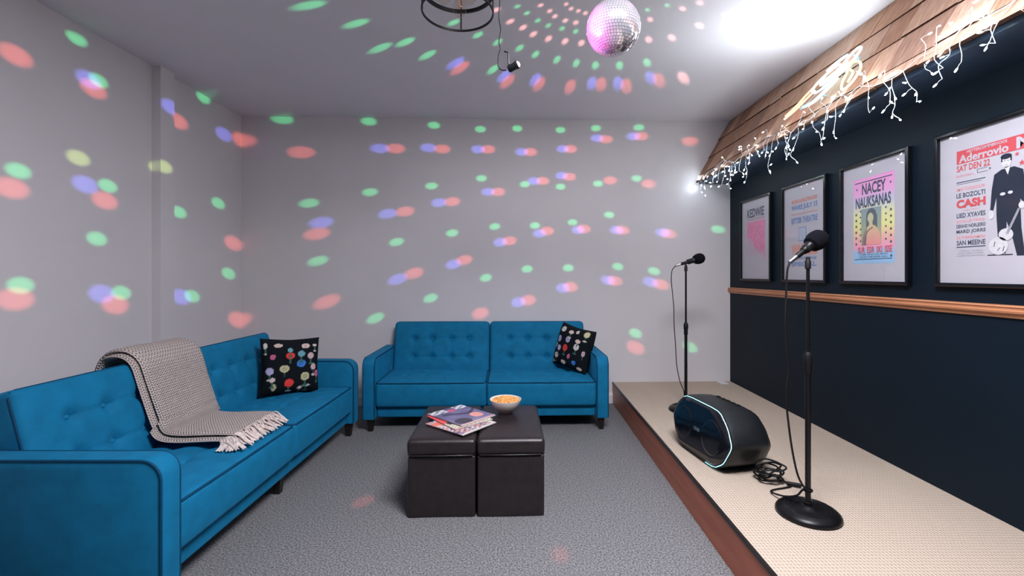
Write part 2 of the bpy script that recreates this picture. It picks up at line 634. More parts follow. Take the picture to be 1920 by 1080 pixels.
struct('floor', ([(XL - .1, YN, 0), (XR + .1, YN, 0), (XR + .1, 4.3, 0), (XL - .1, 4.3, 0), (XL - .1, YN, -.1), (XR + .1, YN, -.1), (XR + .1, 4.3, -.1), (XL - .1, 4.3, -.1)],
       [(0, 1, 2, 3), (4, 7, 6, 5), (0, 4, 5, 1), (1, 5, 6, 2), (2, 6, 7, 3), (3, 7, 4, 0)]), M['carpet'])
struct('ceiling', box(XL - .1, XR + .1, YN, 4.3, CEIL, CEIL + .1), M['ceiling'])
struct('wall_left', box(XL - .1, XL, YN, 4.1, 0, CEIL), M['wall'])
struct('wall_right', box(XR, XR + .1, YN, 4.2, 0, CEIL), M['navy'])
struct('wall_back', ([(XL, YB0, 0), (XR, YB1, 0), (XR, YB1, CEIL), (XL, YB0, CEIL), (XL, YB0 + .1, 0), (XR, YB1 + .1, 0), (XR, YB1 + .1, CEIL), (XL, YB0 + .1, CEIL)],
       [(0, 1, 2, 3), (4, 7, 6, 5), (0, 4, 5, 1), (1, 5, 6, 2), (2, 6, 7, 3), (3, 7, 4, 0)]), M['wall'])
struct('wall_front', box(XL - .1, XR + .1, YN - .1, YN, 0, CEIL), M['navy'])  # unseen wall, made navy to cut bounce onto front faces
# shallow pilaster on the left wall
struct('trim_1', box(XL, XL + .06, 3.02, 3.14, 0, CEIL), M['wall'])
# skirting
def skirt(name, a, b, n):
    prof = [(0, 0), (.014, 0), (.014, .075), (.008, .085), (.008, .092), (0, .092)]
    a, b, n = Vector(a), Vector(b), Vector(n)
    V = [tuple(a + n * p[0] + Vector((0, 0, p[1]))) for p in prof] + [tuple(b + n * p[0] + Vector((0, 0, p[1]))) for p in prof]
    k = len(prof)
    F = [(i, (i + 1) % k, (i + 1) % k + k, i + k) for i in range(k)] + [tuple(range(k)), tuple(range(k, 2 * k))]
    struct(name, (V, F), M['trim_white'])
skirt('baseboard_back', (XL, YB0, 0), (XS, yback(XS), 0), (0, -1, 0))
skirt('baseboard_left', (XL, YN, 0), (XL, 3.02, 0), (1, 0, 0))

# chair rail along the navy wall
prof = [(0, .992), (.008, .992), (.012, .997), (.012, 1.004), (.024, 1.012), (.026, 1.020), (.019, 1.024), (.019, 1.032), (.024, 1.036), (.020, 1.041), (0, 1.043)]
k = len(prof)
V = [(XR - p[0], YN, p[1]) for p in prof] + [(XR - p[0], yback(XR) , p[1]) for p in prof]
F = [(i, (i + 1) % k, (i + 1) % k + k, i + k) for i in range(k)] + [tuple(range(k)), tuple(range(k, 2 * k))]
struct('trim_2', (V, F), M['rail'], smooth=True)

# low stage
st = thing('stage_platform', 'low stage platform with beige loop carpet and reddish wood front', 'stage', (0, 0, 0))
ye0, ye1 = yback(XS) - .001, yback(XR) - .001
XE = XR - .001
g = ([(XS, YN, .0), (XE, YN, .0), (XE, ye1, .0), (XS, ye0, .0), (XS, YN, STG - .012), (XE, YN, STG - .012), (XE, ye1, STG - .012), (XS, ye0, STG - .012)],
     [(0, 3, 2, 1), (4, 5, 6, 7), (0, 1, 5, 4), (1, 2, 6, 5), (2, 3, 7, 6), (3, 0, 4, 7)])
top = [(p[0] + (0.004 if i in (0, 3, 4, 7) else 0), p[1], (STG - .012 if p[2] == 0 else STG)) for i, p in enumerate(g[0])]
obj('carpet_top', (top, g[1]), M['loop'], st, smooth=False)
obj('deck', ([(p[0] + (.02 if i in (0, 3, 4, 7) else 0), p[1], p[2]) for i, p in enumerate(g[0])], g[1]), M['core'], st, smooth=False)
obj('front_board', box(XS, XS + .02, YN, ye0 - .001, 0, STG - .012), M['fascia'], st, smooth=False)
obj('edge_strip', box(XS - .004, XS + .006, YN, ye0 - .001, STG - .014, STG + .002), M['espresso'], st, smooth=False)

o = obj('outlet_cover', join(xf(rbox(.07, .10, .006, .0025), T(1.80, 4.055, STG + .003)), xf(rbox(.035, .06, .003, .001), T(1.80, 4.055, STG + .0065))), M['plate'])
tag(o, 'white plastic cover plate lying on the stage in the far corner', 'cover plate')

# ------------------------------------------------------------------ shingled awning
aw = thing('shingled_awning', 'sloping awning of cedar shingles running along top of navy wall', 'awning', (0, 0, 0))
AX, AZ = -.30, -.552
A_N = Vector((AZ, 0, -AX)).normalized()      # outward normal (towards room and up)
def awp(t, y, off=0.0):
    return Vector((XR + AX * t, y, CEIL + AZ * t)) + A_N * off
YA1 = yback(1.6) - .004
core = [(XR - .001, CEIL - .001), (XR + AX + .02, CEIL + AZ + .015), (XR + AX + .02, CEIL + AZ), (XR - .001, CEIL + AZ)]
obj('timber_core', prism([(a, b) for a, b in core], YN, YA1, 'y'), M['core'], aw, smooth=False)
obj('soffit_board', box(XR + AX + .012, XR - .001, YN, YA1, CEIL + AZ - .022, CEIL + AZ - .001), M['soffit'], aw, smooth=False)
rnd = random.Random(5)
tones = [rgb(206, 172, 150), rgb(190, 152, 128), rgb(214, 184, 164), rgb(176, 138, 116), rgb(200, 164, 140), rgb(184, 150, 132)]
courses = [(-.03, .336), (.30, .623), (.585, .915), (.88, 1.02)]
for ci, (t0, t1) in enumerate(courses):
    V, F, C = [], [], []
    y = YN
    while y < YA1 - .02:
        w = rnd.uniform(.13, .27)
        y2 = min(YA1, y + w)
        if YA1 - y2 < .05:
            y2 = YA1
        dt = rnd.uniform(-.008, .008)
        b0, b1 = .004, .019 + rnd.uniform(0, .004)
        g_ = .0022
        ps = []
        for (yy) in (y + g_, y2 - g_):
            tt = max(t0, .002)
            ps += [awp(tt, yy, b0 - .003), awp(tt, yy, b0 + .004 if ci == 0 else b0 + .009), awp(t1 + dt, yy, b1), awp(t1 + dt, yy, b1 - .016)]
        if ci == 0:
            for q in ps:
                q.z = min(q.z, CEIL - .001)
        o_ = len(V)
        V += ps
        F += [tuple(o_ + i for i in f) for f in ((0, 1, 2, 3), (7, 6, 5, 4), (0, 4, 5, 1), (1, 5, 6, 2), (3, 7, 4, 0))]
        # butt end grain, darkened so the colour carries the course-line shade
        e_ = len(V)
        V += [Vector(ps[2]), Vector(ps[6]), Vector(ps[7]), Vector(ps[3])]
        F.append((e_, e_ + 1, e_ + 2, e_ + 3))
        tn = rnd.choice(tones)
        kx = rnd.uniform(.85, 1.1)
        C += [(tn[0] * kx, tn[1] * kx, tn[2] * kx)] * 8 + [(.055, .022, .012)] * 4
        y = y2
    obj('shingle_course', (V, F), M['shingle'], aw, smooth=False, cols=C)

# ------------------------------------------------------------------ fairy lights on the awning
sl = thing('icicle_string_lights', 'white icicle string lights draped along bottom edge of the shingled awning', 'string lights', (0, 0, 0))
rnd = random.Random(11)
def edge_x(z):       # just in front of the awning face at this height
    zz = max(2.0, z)
    return XR + AX * (CEIL - zz) / .552 - .028
main, wires, bulbs = [], [], []
y = 4.08
while y > 0.95:
    z = 2.03 + .028 * math.sin(y * 9) + rnd.uniform(-.012, .014)
    main.append((edge_x(z), y, z))
    y -= rnd.uniform(.045, .07)
main[0] = (main[0][0], 4.085, main[0][2])
main = catmull(main, 4)
wires.append(tube(main, .0017, 6))
def strand(p, steps, up=False):
    pts = [Vector(p)]
    dy = rnd.uniform(-1, 1)
    for s in range(steps):
        last = pts[-1]
        d = Vector((rnd.uniform(-.014, .012), dy * rnd.uniform(.01, .05) + rnd.uniform(-.02, .02), rnd.uniform(-.062, -.022) * (-.8 if up else 1)))
        if rnd.random() < .35:
            dy = -dy
        q = last + d
        q.x = min(q.x, edge_x(q.z) if q.z > 1.98 else 1.66)
        q.y = min(q.y, 4.085)
        pts.append(q)
        if rnd.random() < .72 or s == steps - 1:
            side = Vector((rnd.uniform(-.012, .004), rnd.uniform(-1, 1) * .030, rnd.uniform(-.022, .012)))
            e = q + side
            e.x = min(e.x, (edge_x(e.z) if e.z > 1.97 else 1.66))
            e.y = min(e.y, 4.09)
            wires.append(tube([q, q + side * .5 + Vector((0, 0, .003)), e], .0011, 5))
            bulbs.append((e, side.normalized()))
    wires.append(tube(catmull(pts, 3), .0013, 5))
i = 0
while i < len(main):
    steps = rnd.choice([2, 2, 3, 3, 4, 5])
    strand(main[i], steps, up=False)
    if rnd.random() < .55:
        strand(main[i], rnd.choice([1, 1, 2]), up=True)
    i += rnd.choice([3, 4, 5, 6])
obj('cord', join(*wires), M['wire'], sl)
bulbs.sort(key=lambda b: b[0].length)
def bulb_geo():
    return lathe([(.0010, 0), (.0024, .002), (.0027, .008), (.0024, .012), (.0008, .015)], 6)
bm0 = None
rest = []
for n_, (e, d) in enumerate(bulbs):
    q = Vector((0, 0, 1)).rotation_difference(d)
    if n_ < 100:
        if bm0 is None:
            bm0 = obj('bulb', bulb_geo(), M['bulb'], sl)
            b = bm0
        else:
            b = bm0.copy()
            COL.objects.link(b)
        b.location = e
        b.rotation_mode = 'QUATERNION'
        b.rotation_quaternion = q
    else:
        rest.append(xf(bulb_geo(), T(*e) @ q.to_matrix().to_4x4()))
if rest:
    o = obj('bulb_cluster', join(*rest), M['bulb'], sl)
    o['kind'] = 'stuff'
print('bulbs', len(bulbs))

# ------------------------------------------------------------------ neon sign on the shingles
ne = thing('neon_sign', 'glowing neon sign in cyan white orange and yellow on the shingles', 'neon sign', (0, 0, 0))
def nt(pts, off=.06, sub=6, r=.0055, closed=False):
    return tube(catmull([awp(t + .04, y, off) for (y, t) in pts], sub, closed), r, 8, closed)
obj('tube_orange', join(nt([(2.74, .80), (2.66, .74), (2.60, .66), (2.54, .60), (2.49, .56)]), nt([(2.735, .835), (2.65, .80), (2.58, .73), (2.52, .68)])), M['neon_orange'], ne)
obj('tube_white', join(nt([(2.55, .60), (2.47, .53), (2.40, .52), (2.36, .56), (2.33, .50), (2.29, .46), (2.25, .50), (2.27, .60), (2.33, .66), (2.40, .70), (2.48, .72), (2.54, .68)], closed=True),
                       nt([(2.50, .62), (2.40, .60), (2.32, .56)]), nt([(2.49, .65), (2.39, .64), (2.31, .61)])), M['neon_white'], ne)
obj('tube_cyan', join(nt([(2.56, .82), (2.46, .83), (2.38, .76), (2.33, .70)], r=.009), nt([(2.50, .50), (2.42, .46), (2.36, .46)], r=.007)), M['neon_cyan'], ne)
obj('tube_yellow', join(nt([(2.27, .62), (2.20, .66), (2.15, .76), (2.16, .87), (2.21, .90), (2.25, .82), (2.26, .72)], closed=True), nt([(2.24, .70), (2.20, .76), (2.20, .84)])), M['neon_yellow'], ne)
hold = []
for (y, t) in [(2.66, .78), (2.52, .65), (2.40, .60), (2.30, .55), (2.18, .80), (2.44, .80)]:
    hold.append(tube([awp(t, y, .016), awp(t, y, .058)], .004, 6))
hold.append(tube([awp(.80, 2.66, .03), awp(.65, 2.52, .03), awp(.60, 2.40, .03), awp(.55, 2.30, .03), awp(.80, 2.18, .03)], .003, 6))
nl = bpy.data.lights.new('neon_fill_light', 'AREA')  # added area light, boosts the sign's glow on the ceiling
nl.shape = 'RECTANGLE'
nl.size, nl.size_y = .16, .62
nl.energy = 8
nl.color = (.86, .95, 1.0)
no = bpy.data.objects.new('neon_fill_light', nl)
COL.objects.link(no)
no.location = awp(.66, 2.45, .085)
no.rotation_mode = 'QUATERNION'
no.rotation_quaternion = Vector((-.42, 0, .90)).to_track_quat('-Z', 'Y')
obj('bracket', join(*hold), M['acrylic'], ne)

# ------------------------------------------------------------------ sofas
SW, AT, AH, AD = 1.812, .088, .545, .70
def gauss(d, s): return math.exp(-(d / s) ** 2)

def make_sofa(label, loc, rz):
    s = thing('futon_sofa', label, 'sofa', loc, rz, 'blue velvet futon sofas')
    inner = SW / 2 - AT
    # arms
    for sg in (-1, 1):
        out = [(0.004, .095)] + [(0.0, .12)] + arc(.065, AH - .065, .065, 180, 90, 6) + arc(AD - .04, AH - .04, .04, 90, 0, 4) + [(AD, .095)]
        x0, x1 = sorted((sg * inner, sg * SW / 2))
        a = obj('arm', prism(out, x0, x1, 'x', bev=.009), M['velvet'], s)
        tubes = []
        for xx in (x0 + .003, x1 - .003):
            tubes.append(tube([(xx, p[0] + (.004 if p[0] < .3 else -.004), p[1] - (.004 if p[1] > .3 else -.003)) for p in out], .0052, 6))
        obj('piping', join(*tubes), M['piping'], a)
    # under frame
    obj('base_rail', xf(rbox(inner * 2 - .006, .60, .082, .012), T(0, .05 + .30, .097 + .041)), M['velvet'], s)
    for sg in (-1, 1):
        cw = inner - .004
        cx = sg * (inner / 2)
        us = [-.29 * cw, -.10 * cw, .10 * cw, .29 * cw]
        # seat cushion
        D, Hh = .515, .182
        sv = [-.03, .12]
        def sd(p):
            x, y, z = p
            if z > .02:
                bl = (1 - (2 * x / cw) ** 4) * (1 - (2 * y / D) ** 4)
                w = (z - .02) / (Hh / 2 - .02)
                z += w * .013 * max(0, bl)
                dz = 0
                for v in sv:
                    for u in us:
                        dz += .020 * gauss(math.hypot(x - u, y - v), .030)
                    dz += .0045 * gauss(y - v, .009) * (1 if abs(x) < cw * .46 else 0)
                for u in us:
                    dz += .0045 * gauss(x - u, .009)
                z -= w * dz
            if y < -D / 2 + .03:
                y -= .008 * (1 - (2 * z / Hh) ** 2)
            return (x, y, z)
        seat = obj('seat_cushion', xf(rbox(cw, D, Hh, .022, 56, 34, 5, 3, sd), T(cx, .012 + D / 2, .180 + Hh / 2)), M['velvet'], s)
        e = .006
        zt = .180 + Hh - .004
        yy0, xx0 = .014, cw / 2 - e
        obj('piping', tube([(cx - xx0, .012 + D - .05, zt), (cx - xx0, yy0 + .02, zt), (cx - xx0 + .012, yy0, zt), (cx, yy0 - .002, zt), (cx + xx0 - .012, yy0, zt), (cx + xx0, yy0 + .02, zt), (cx + xx0, .012 + D - .05, zt)], .005, 6), M['piping'], seat)
        # back panel
        Hb, Tb = .43, .11
        rows = [Hb / 2 - .15 * 1.0, Hb / 2 - .15 - .155]
        def bd(p):
            x, y, z = p
            if y < -.02:
                w = (-y - .02) / (Tb / 2 - .02)
                bl = (1 - (2 * x / cw) ** 4) * (1 - (2 * z / Hb) ** 4)
                y -= w * .014 * max(0, bl)
                dy = 0
                for v in rows:
                    for u in us:
                        dy += .027 * gauss(math.hypot(x - u, z - v), .028)
                    dy += .005 * gauss(z - v, .009) * (1 if abs(x) < cw * .30 else 0)
                for u in us:
                    dy += .005 * gauss(x - u, .009) * (1 if rows[1] - .01 < z < rows[0] + .01 else 0)
                y += w * dy
            return (x, y, z)
        mt = T(cx, .492 + Tb / 2 * math.cos(R(15)), .325) @ RX(R(-15)) @ T(0, 0, Hb / 2)
        bp = obj('back_panel', xf(rbox(cw, Tb, Hb, .026, 56, 5, 34, 3, bd), mt), M['velvet'], s)
        rim = [(-cw / 2 + .004, 0.0), (-cw / 2 + .004, Hb / 2 - .03), (-cw / 2 + .012, Hb / 2 - .011), (-cw / 2 + .03, Hb / 2 - .004), (0, Hb / 2 - .003),
               (cw / 2 - .03, Hb / 2 - .004), (cw / 2 - .012, Hb / 2 - .011), (cw / 2 - .004, Hb / 2 - .03), (cw / 2 - .004, 0.0)]
        obj('piping', xf(tube([(p[0], -Tb / 2 + .018, p[1]) for p in [(-cw / 2 + .004, -Hb / 2 + .04)] + rim + [(cw / 2 - .004, -Hb / 2 + .04)]], .0055, 6), mt), M['piping'], bp)
        but = sphere(.0105, 10, 6, sc=(1, .45, 1))
        for v in rows:
            for u in us:
                obj('button', xf(but, mt @ T(u, -Tb / 2 + .013, v)), M['velvet'], bp)
        butz = sphere(.0105, 10, 6, sc=(1, 1, .45))
        for v in sv:
            for u in us:
                obj('button', xf(butz, T(cx + u, .012 + D / 2 + v, .180 + Hh - .008)), M['velvet'], seat)
    # legs
    for (lx, ly) in ((-1, .05), (1, .05), (-1, .62), (1, .62), (0, .10)):
        cx = lx * (SW / 2 - .048)
        a, b = .024, .016
        V = [(cx - a, ly - a, .10), (cx + a, ly - a, .10), (cx + a, ly + a, .10), (cx - a, ly + a, .10), (cx - b, ly - b, 0), (cx + b, ly - b, 0), (cx + b, ly + b, 0), (cx - b, ly + b, 0)]
        obj('leg', (V, [(0, 1, 2, 3), (4, 7, 6, 5), (0, 4, 5, 1), (1, 5, 6, 2), (2, 6, 7, 3), (3, 7, 4, 0)]), M['espresso'], s, smooth=False)
    return s

make_sofa('blue velvet tufted sofa against the back wall behind the ottomans', (-.259, 3.34, 0), R(1.6))
SX, SY = -1.195, 2.41
make_sofa('blue velvet tufted sofa along the left wall with knit throw over its back', (SX, SY, 0), R(90))

# ------------------------------------------------------------------ throw pillows
def make_pillow(label, mat4, size, seed, hero):
    rn = random.Random(seed)
    n = 72
    spots = []
    cols = [rgb(225, 200, 190), rgb(232, 70, 66), rgb(70, 130, 215), rgb(178, 172, 205), rgb(196, 190, 150), rgb(205, 175, 180), rgb(110, 165, 175), rgb(215, 210, 200), rgb(210, 110, 150)]
    if hero:
        base = [(.26, .86, .055, .026, 0), (.45, .77, .035, .03, 6), (.45, .67, .058, .045, 1), (.635, .70, .05, .042, 6), (.80, .66, .045, .045, 5), (.71, .84, .055, .036, 0),
                (.17, .66, .035, .035, 8), (.13, .42, .05, .05, 3), (.36, .45, .062, .05, 4), (.635, .53, .06, .052, 2), (.85, .46, .04, .045, 5), (.92, .34, .035, .05, 8),
                (.44, .20, .06, .055, 1), (.70, .30, .06, .058, 4), (.17, .27, .04, .03, 0), (.20, .14, .03, .05, 4), (.62, .10, .03, .025, 0), (.06, .86, .022, .045, 7), (.72, .14, .06, .016, 7), (.88, .85, .03, .02, 7)]
    else:
        base = [(.20, .86, .055, .05, 7), (.45, .84, .055, .036, 0), (.62, .88, .03, .035, 7), (.86, .88, .055, .055, 4), (.16, .62, .05, .06, 3), (.42, .66, .052, .056, 3), (.70, .68, .055, .035, 0),
                (.08, .46, .04, .05, 7), (.22, .42, .042, .05, 3), (.40, .46, .05, .06, 1), (.70, .55, .06, .055, 7), (.18, .24, .05, .05, 0), (.55, .30, .03, .045, 8), (.42, .13, .055, .04, 0), (.72, .20, .045, .04, 2), (.87, .10, .05, .03, 0), (.08, .08, .04, .03, 7), (.90, .45, .03, .05, 5)]
    for (u, v, a, b, c) in base:
        spots.append((u, v, a * 1.25, b * 1.25, cols[c], rn.random()))
    def colr(u, v):
        for (cu, cv, a, b, c, q) in spots:
            d = ((u - cu) / a) ** 2 + ((v - cv) / b) ** 2
            if d < 1:
                k = .75 if (q < .5 and d < .35) else 1.0
                return tuple(x * k for x in c[:3])
            if abs(u - cu) < .011 and cv - b - .075 < v < cv - b and q > .25:
                return rgb(70, 100, 84)[:3]
            if math.hypot((u - cu) / (a * .7), (v - cv + b + .085) / .018) < 1 and q > .45:
                return (rgb(208, 205, 196) if q > .7 else rgb(60, 110, 100))[:3]
        return (.006, .009, .012)
    V, F, C = [], [], []
    def prof(u, v, sgn):
        a, b = 2 * u - 1, 2 * v - 1
        pin = 1 - .075 * (1 - abs(b) ** 1.5) * abs(a) ** 6
        pin2 = 1 - .075 * (1 - abs(a) ** 1.5) * abs(b) ** 6
        th = .070 * (max(0, (1 - a ** 4)) * max(0, (1 - b ** 4))) ** .55
        th += .004 * mnoise.noise(Vector((u * 5 + seed, v * 5, sgn))) * (1 - a * a) * (1 - b * b)
        return Vector((a * size / 2 * pin, -sgn * th, b * size / 2 * pin2))
    for sgn in (1, -1):
        o_ = len(V)
        for j in range(n + 1):
            for i in range(n + 1):
                V.append(tuple(mat4 @ prof(i / n, j / n, sgn)))
                C.append(colr(i / n if sgn > 0 else 1 - i / n, j / n))
        for j in range(n):
            for i in range(n):
                a = o_ + j * (n + 1) + i
                F.append((a, a + 1, a + n + 2, a + n + 1) if sgn > 0 else (a, a + n + 1, a + n + 2, a + 1))
    o = obj('throw_pillow', (V, F), M['pillow'], cols=C)
    # sew the two faces together
    bm = bmesh.new()
    bm.from_mesh(o.data)
    bmesh.ops.remove_doubles(bm, verts=bm.verts, dist=.0006)
    bm.to_mesh(o.data)
    bm.free()
    tag(o, label, 'pillow', 'black pillows with coloured dots')
    return o
make_pillow('black pillow with coloured dots on the sofa along the left wall', T(-1.545, 3.025, .552) @ RZ(R(43)) @ RX(R(-10)) @ RY(R(4)), .370, 3, True)
make_pillow('black pillow with coloured dots leaning on right arm of back sofa', T(.432, 3.735, .556) @ RZ(R(-45)) @ RX(R(-12)) @ RY(R(9)), .358, 8, False)

# ------------------------------------------------------------------ knit throw over the left sofa
tb = thing('throw_blanket', 'chunky beige knit throw with fringe over back of left sofa', 'blanket', (0, 0, 0))
path = [(.775, .47), (.762, .60), (.748, .70), (.722, .752), (.680, .772), (.630, .768), (.592, .735), (.562, .650), (.528, .545), (.496, .455), (.470, .412), (.43, .392), (.36, .386), (.27, .388), (.19, .389), (.125, .386)]
def sheet(name, offset, thick, y0, y1, mat, skip=0, wav=0.0, flare=0.0):
    P = catmull([(0, a, b) for a, b in path], 7)
    if skip:
        P = P[:-skip]
    m = len(P)
    tang = [(P[min(m - 1, i + 1)] - P[max(0, i - 1)]).normalized() for i in range(m)]
    nor = [Vector((0, t.z, -t.y)) for t in tang]
    # normal pointing away from the sofa
    nor = [n_ if n_.dot(Vector((0, -.5, 1))) > 0 or i < 6 * 3 else -n_ for i, n_ in enumerate(nor)]
    for i in range(m):
        n_ = Vector((0, -tang[i].z, tang[i].y))
        if i == 0:
            nor[0] = n_ if n_.y > 0 else -n_
        else:
            nor[i] = n_ if n_.dot(nor[i - 1]) > 0 else -n_
    nv = 18
    ring = []
    V, F, U = [], [], []
    s = 0
    for i in range(m):
        if i:
            s += (P[i] - P[i - 1]).length
        f = i / (m - 1)
        a0 = y0 - .025 * math.sin(PI * min(1, f * 1.1)) * flare - (.02 * flare if f > .6 else 0)
        a1 = y1 + .01 * math.sin(5 * f) - .03 * flare * (f > .7)
        cross = []
        for j in range(nv + 1):
            q = j / nv
            yy = a0 + (a1 - a0) * q
            e = min(q, 1 - q) * (a1 - a0)
            t_ = thick * (min(1, e / (thick * .6))) ** .5 if e < thick * .6 else thick
            w = wav * mnoise.noise(Vector((yy * 7, s * 4, offset * 50)))
            base = P[i] + nor[i] * (offset + w)
            cross.append((base + nor[i] * (t_ * .5 + thick * .5), yy, q * (a1 - a0)))
        for j in range(nv, -1, -1):
            q = j / nv
            yy = a0 + (a1 - a0) * q
            e = min(q, 1 - q) * (a1 - a0)
            t_ = thick * (min(1, e / (thick * .6))) ** .5 if e < thick * .6 else thick
            base = P[i] + nor[i] * offset
            cross.append((base + nor[i] * (thick * .5 - t_ * .5), yy, -(1 - q) * .0 + q * (a1 - a0) + .008))
        for (b, yy, uu) in cross:
            V.append((SX - b.y, yy, b.z))
            U.append((uu, s))
        ring.append(len(cross))
    k = ring[0]
    for i in range(m - 1):
        for j in range(k):
            a, b = i * k + j, i * k + (j + 1) % k
            F.append((a, b, b + k, a + k))
    F.append(tuple(range(k)))
    F.append(tuple((m - 1) * k + j for j in range(k)))
    return obj(name, (V, F), mat, tb, uvs=U, angle=75)
sheet('lower_fold', .002, .020, 2.085, 2.455, M['knit'], 0, .0, 1.0)
sheet('upper_fold', .024, .020, 2.105, 2.470, M['knit'], 2, .004, .8)
rn = random.Random(4)
fr = []
for i in range(120):
    q = i / 119
    yy = 2.035 + .395 * q + rn.uniform(-.004, .004)
    x0 = SX - .135 + rn.uniform(-.008, .006)
    z0 = rn.choice([.397, .412, .424])
    ln = rn.uniform(.055, .095)
    sw = rn.uniform(-.03, .012)
    pts = [(x0, yy, z0), (x0 + ln * .3, yy + sw * .2, z0 + rn.uniform(-.004, .006)), (x0 + ln * .65, yy + sw * .6, .392 + rn.uniform(0, .012)), (x0 + ln, yy + sw, .381 + rn.uniform(0, .006))]
    fr.append(tube(catmull(pts, 3), .0034, 5))
for i in range(26):   # strands along the near edge of the end
    x0 = SX - .16 + i * .003
    yy = 2.04
    pts = [(x0, yy, .405 + rn.uniform(0, .02)), (x0 + .012, yy - .015, .400), (x0 + rn.uniform(0, .02), yy - rn.uniform(.022, .045), .381)]
    fr.append(tube(catmull(pts, 3), .0034, 5))
obj('fringe', join(*fr), M['yarn'], tb)

# ------------------------------------------------------------------ ottomans
def make_ottoman(label, cx):
    o = thing('storage_ottoman', label, 'ottoman', (-.2165, 2.168, 0), R(2.0), 'dark leather storage ottomans')
    w, d = .322, .555
    def bd(p):
        x, y, z = p
        if y < -d / 2 + .02:
            y += .003 * math.sin(z * 20 + cx * 9) * (1 - (2 * x / w) ** 2)
        return (x, y, z)
    obj('body', xf(rbox(w, d, .294, .010, 12, 6, 10, 3, bd), T(cx, d / 2, .147)), M['leather'], o)
    lw, ld, lh = .327, .567, .078
    def ld_(p):
        x, y, z = p
        if z > .01:
            bl = max(0, 1 - (2 * x / lw) ** 4) * max(0, 1 - (2 * y / ld) ** 4)
            z += .007 * bl - .0022 * gauss(y - .02, .006) * bl - .0016 * gauss(x, .005) * bl
        if y < -ld / 2 + .03:
            y -= .004 * (1 - (2 * z / lh) ** 2)
        return (x, y, z)
    lid = obj('lid', xf(rbox(lw, ld, lh, .020, 24, 36, 4, 4, ld_), T(cx, d / 2 - .002, .294 + .003 + lh / 2)), M['leather'], o)
    e = .004
    obj('seam', xf(tube([(-lw / 2 + .02, -ld / 2 + e, 0), (0, -ld / 2 + e - .003, 0), (lw / 2 - .02, -ld / 2 + e, 0), (lw / 2 - e, -ld / 2 + .02, 0), (lw / 2 - e, ld / 2 - .02, 0), (lw / 2 - .02, ld / 2 - e, 0), (-lw / 2 + .02, ld / 2 - e, 0), (-lw / 2 + e, ld / 2 - .02, 0), (-lw / 2 + e, -ld / 2 + .02, 0)], .004, 6, closed=True), T(cx, d / 2 - .002, .299)), M['leather'], lid)
    return o
make_ottoman('dark brown leather storage ottoman holding the magazines', -.1655)
make_ottoman('dark brown leather storage ottoman carrying the snack bowl', .1655)

# ------------------------------------------------------------------ magazines
LT = .384
def make_magazine(label, x, y, z, ang, w, h, th, painter):
    m = thing('magazine', label, 'magazine', (x, y, z), ang, 'magazines on the ottoman')
    obj('pages', box(-w / 2 + .002, w / 2 - .001, -h / 2 + .001, h / 2 - .001, .0008, th - .0008), M['pages'], m, smooth=False)
    obj('back_cover', box(-w / 2, w / 2, -h / 2, h / 2, 0, .0008), M['coverdark'], m, smooth=False)
    nx, ny = 46, 58
    V, F, C = [], [], []
    for lay in (th - .0008, th):
        for j in range(ny + 1):
            for i in range(nx + 1):
                V.append((-w / 2 + w * i / nx, -h / 2 + h * j / ny, lay))
                C.append(painter(i / nx, j / ny))
    k = (nx + 1) * (ny + 1)
    for j in range(ny):
        for i in range(nx):
            a = j * (nx + 1) + i
            F.append((a + k, a + 1 + k, a + nx + 2 + k, a + nx + 1 + k))
            F.append((a, a + nx + 1, a + nx + 2, a + 1))
    rim = [i for i in range(nx + 1)] + [(j + 1) * (nx + 1) - 1 for j in range(1, ny + 1)] + [ny * (nx + 1) + i for i in range(nx - 1, -1, -1)] + [j * (nx + 1) for j in range(ny - 1, 0, -1)]
    for i in range(len(rim)):
        a, b = rim[i], rim[(i + 1) % len(rim)]
        F.append((a, b, b + k, a + k))
    obj('cover', (V, F), M['cover'], m, smooth=False, cols=C)
    return m
def mixc(a, b, t):
    t = max(0, min(1, t))
    return tuple(a[i] * (1 - t) + b[i] * t for i in range(3))
def paint_a(u, v):
    c = mixc(rgb(120, 112, 150), rgb(88, 80, 122), v)
    c = mixc(c, rgb(150, 145, 170), mnoise.noise(Vector((u * 4, v * 5, 2))) * .9)
    if math.hypot((u - .74) / .15, (v - .30) / .14) < 1: c = rgb(232, 160, 150)
    if math.hypot((u - .24) / .20, (v - .18) / .16) < 1: c = rgb(62, 58, 70)
    if abs(v - .58 - .1 * math.sin(u * 7)) < .045 and u > .15: c = rgb(58, 54, 82)
    if math.hypot((u - .52) / .12, (v - .83) / .07) < 1: c = rgb(215, 90, 120)
    if v > .80:
        s = math.sin(u * 46) * math.sin(v * 50 + u * 20)
        if (u < .42 or u > .66) and s > -.25: c = rgb(225, 225, 230)
        elif u < .3: c = rgb(60, 70, 72)
    if v < .035: c = rgb(225, 180, 185)
    return c[:3]
def paint_b(u, v):
    c = rgb(222, 214, 190)
    if v > .55: c = rgb(232, 78, 84) if u < .8 else rgb(225, 215, 205)
    if .35 < v < .6 and u < .25: c = rgb(230, 90, 90)
    if math.hypot((u - .3) / .25, (v - .33) / .12) < 1: c = rgb(60, 58, 62)
    if math.sin(u * 60) * math.sin(v * 70) > .55 and v < .4: c = rgb(90, 80, 90)
    return c[:3]
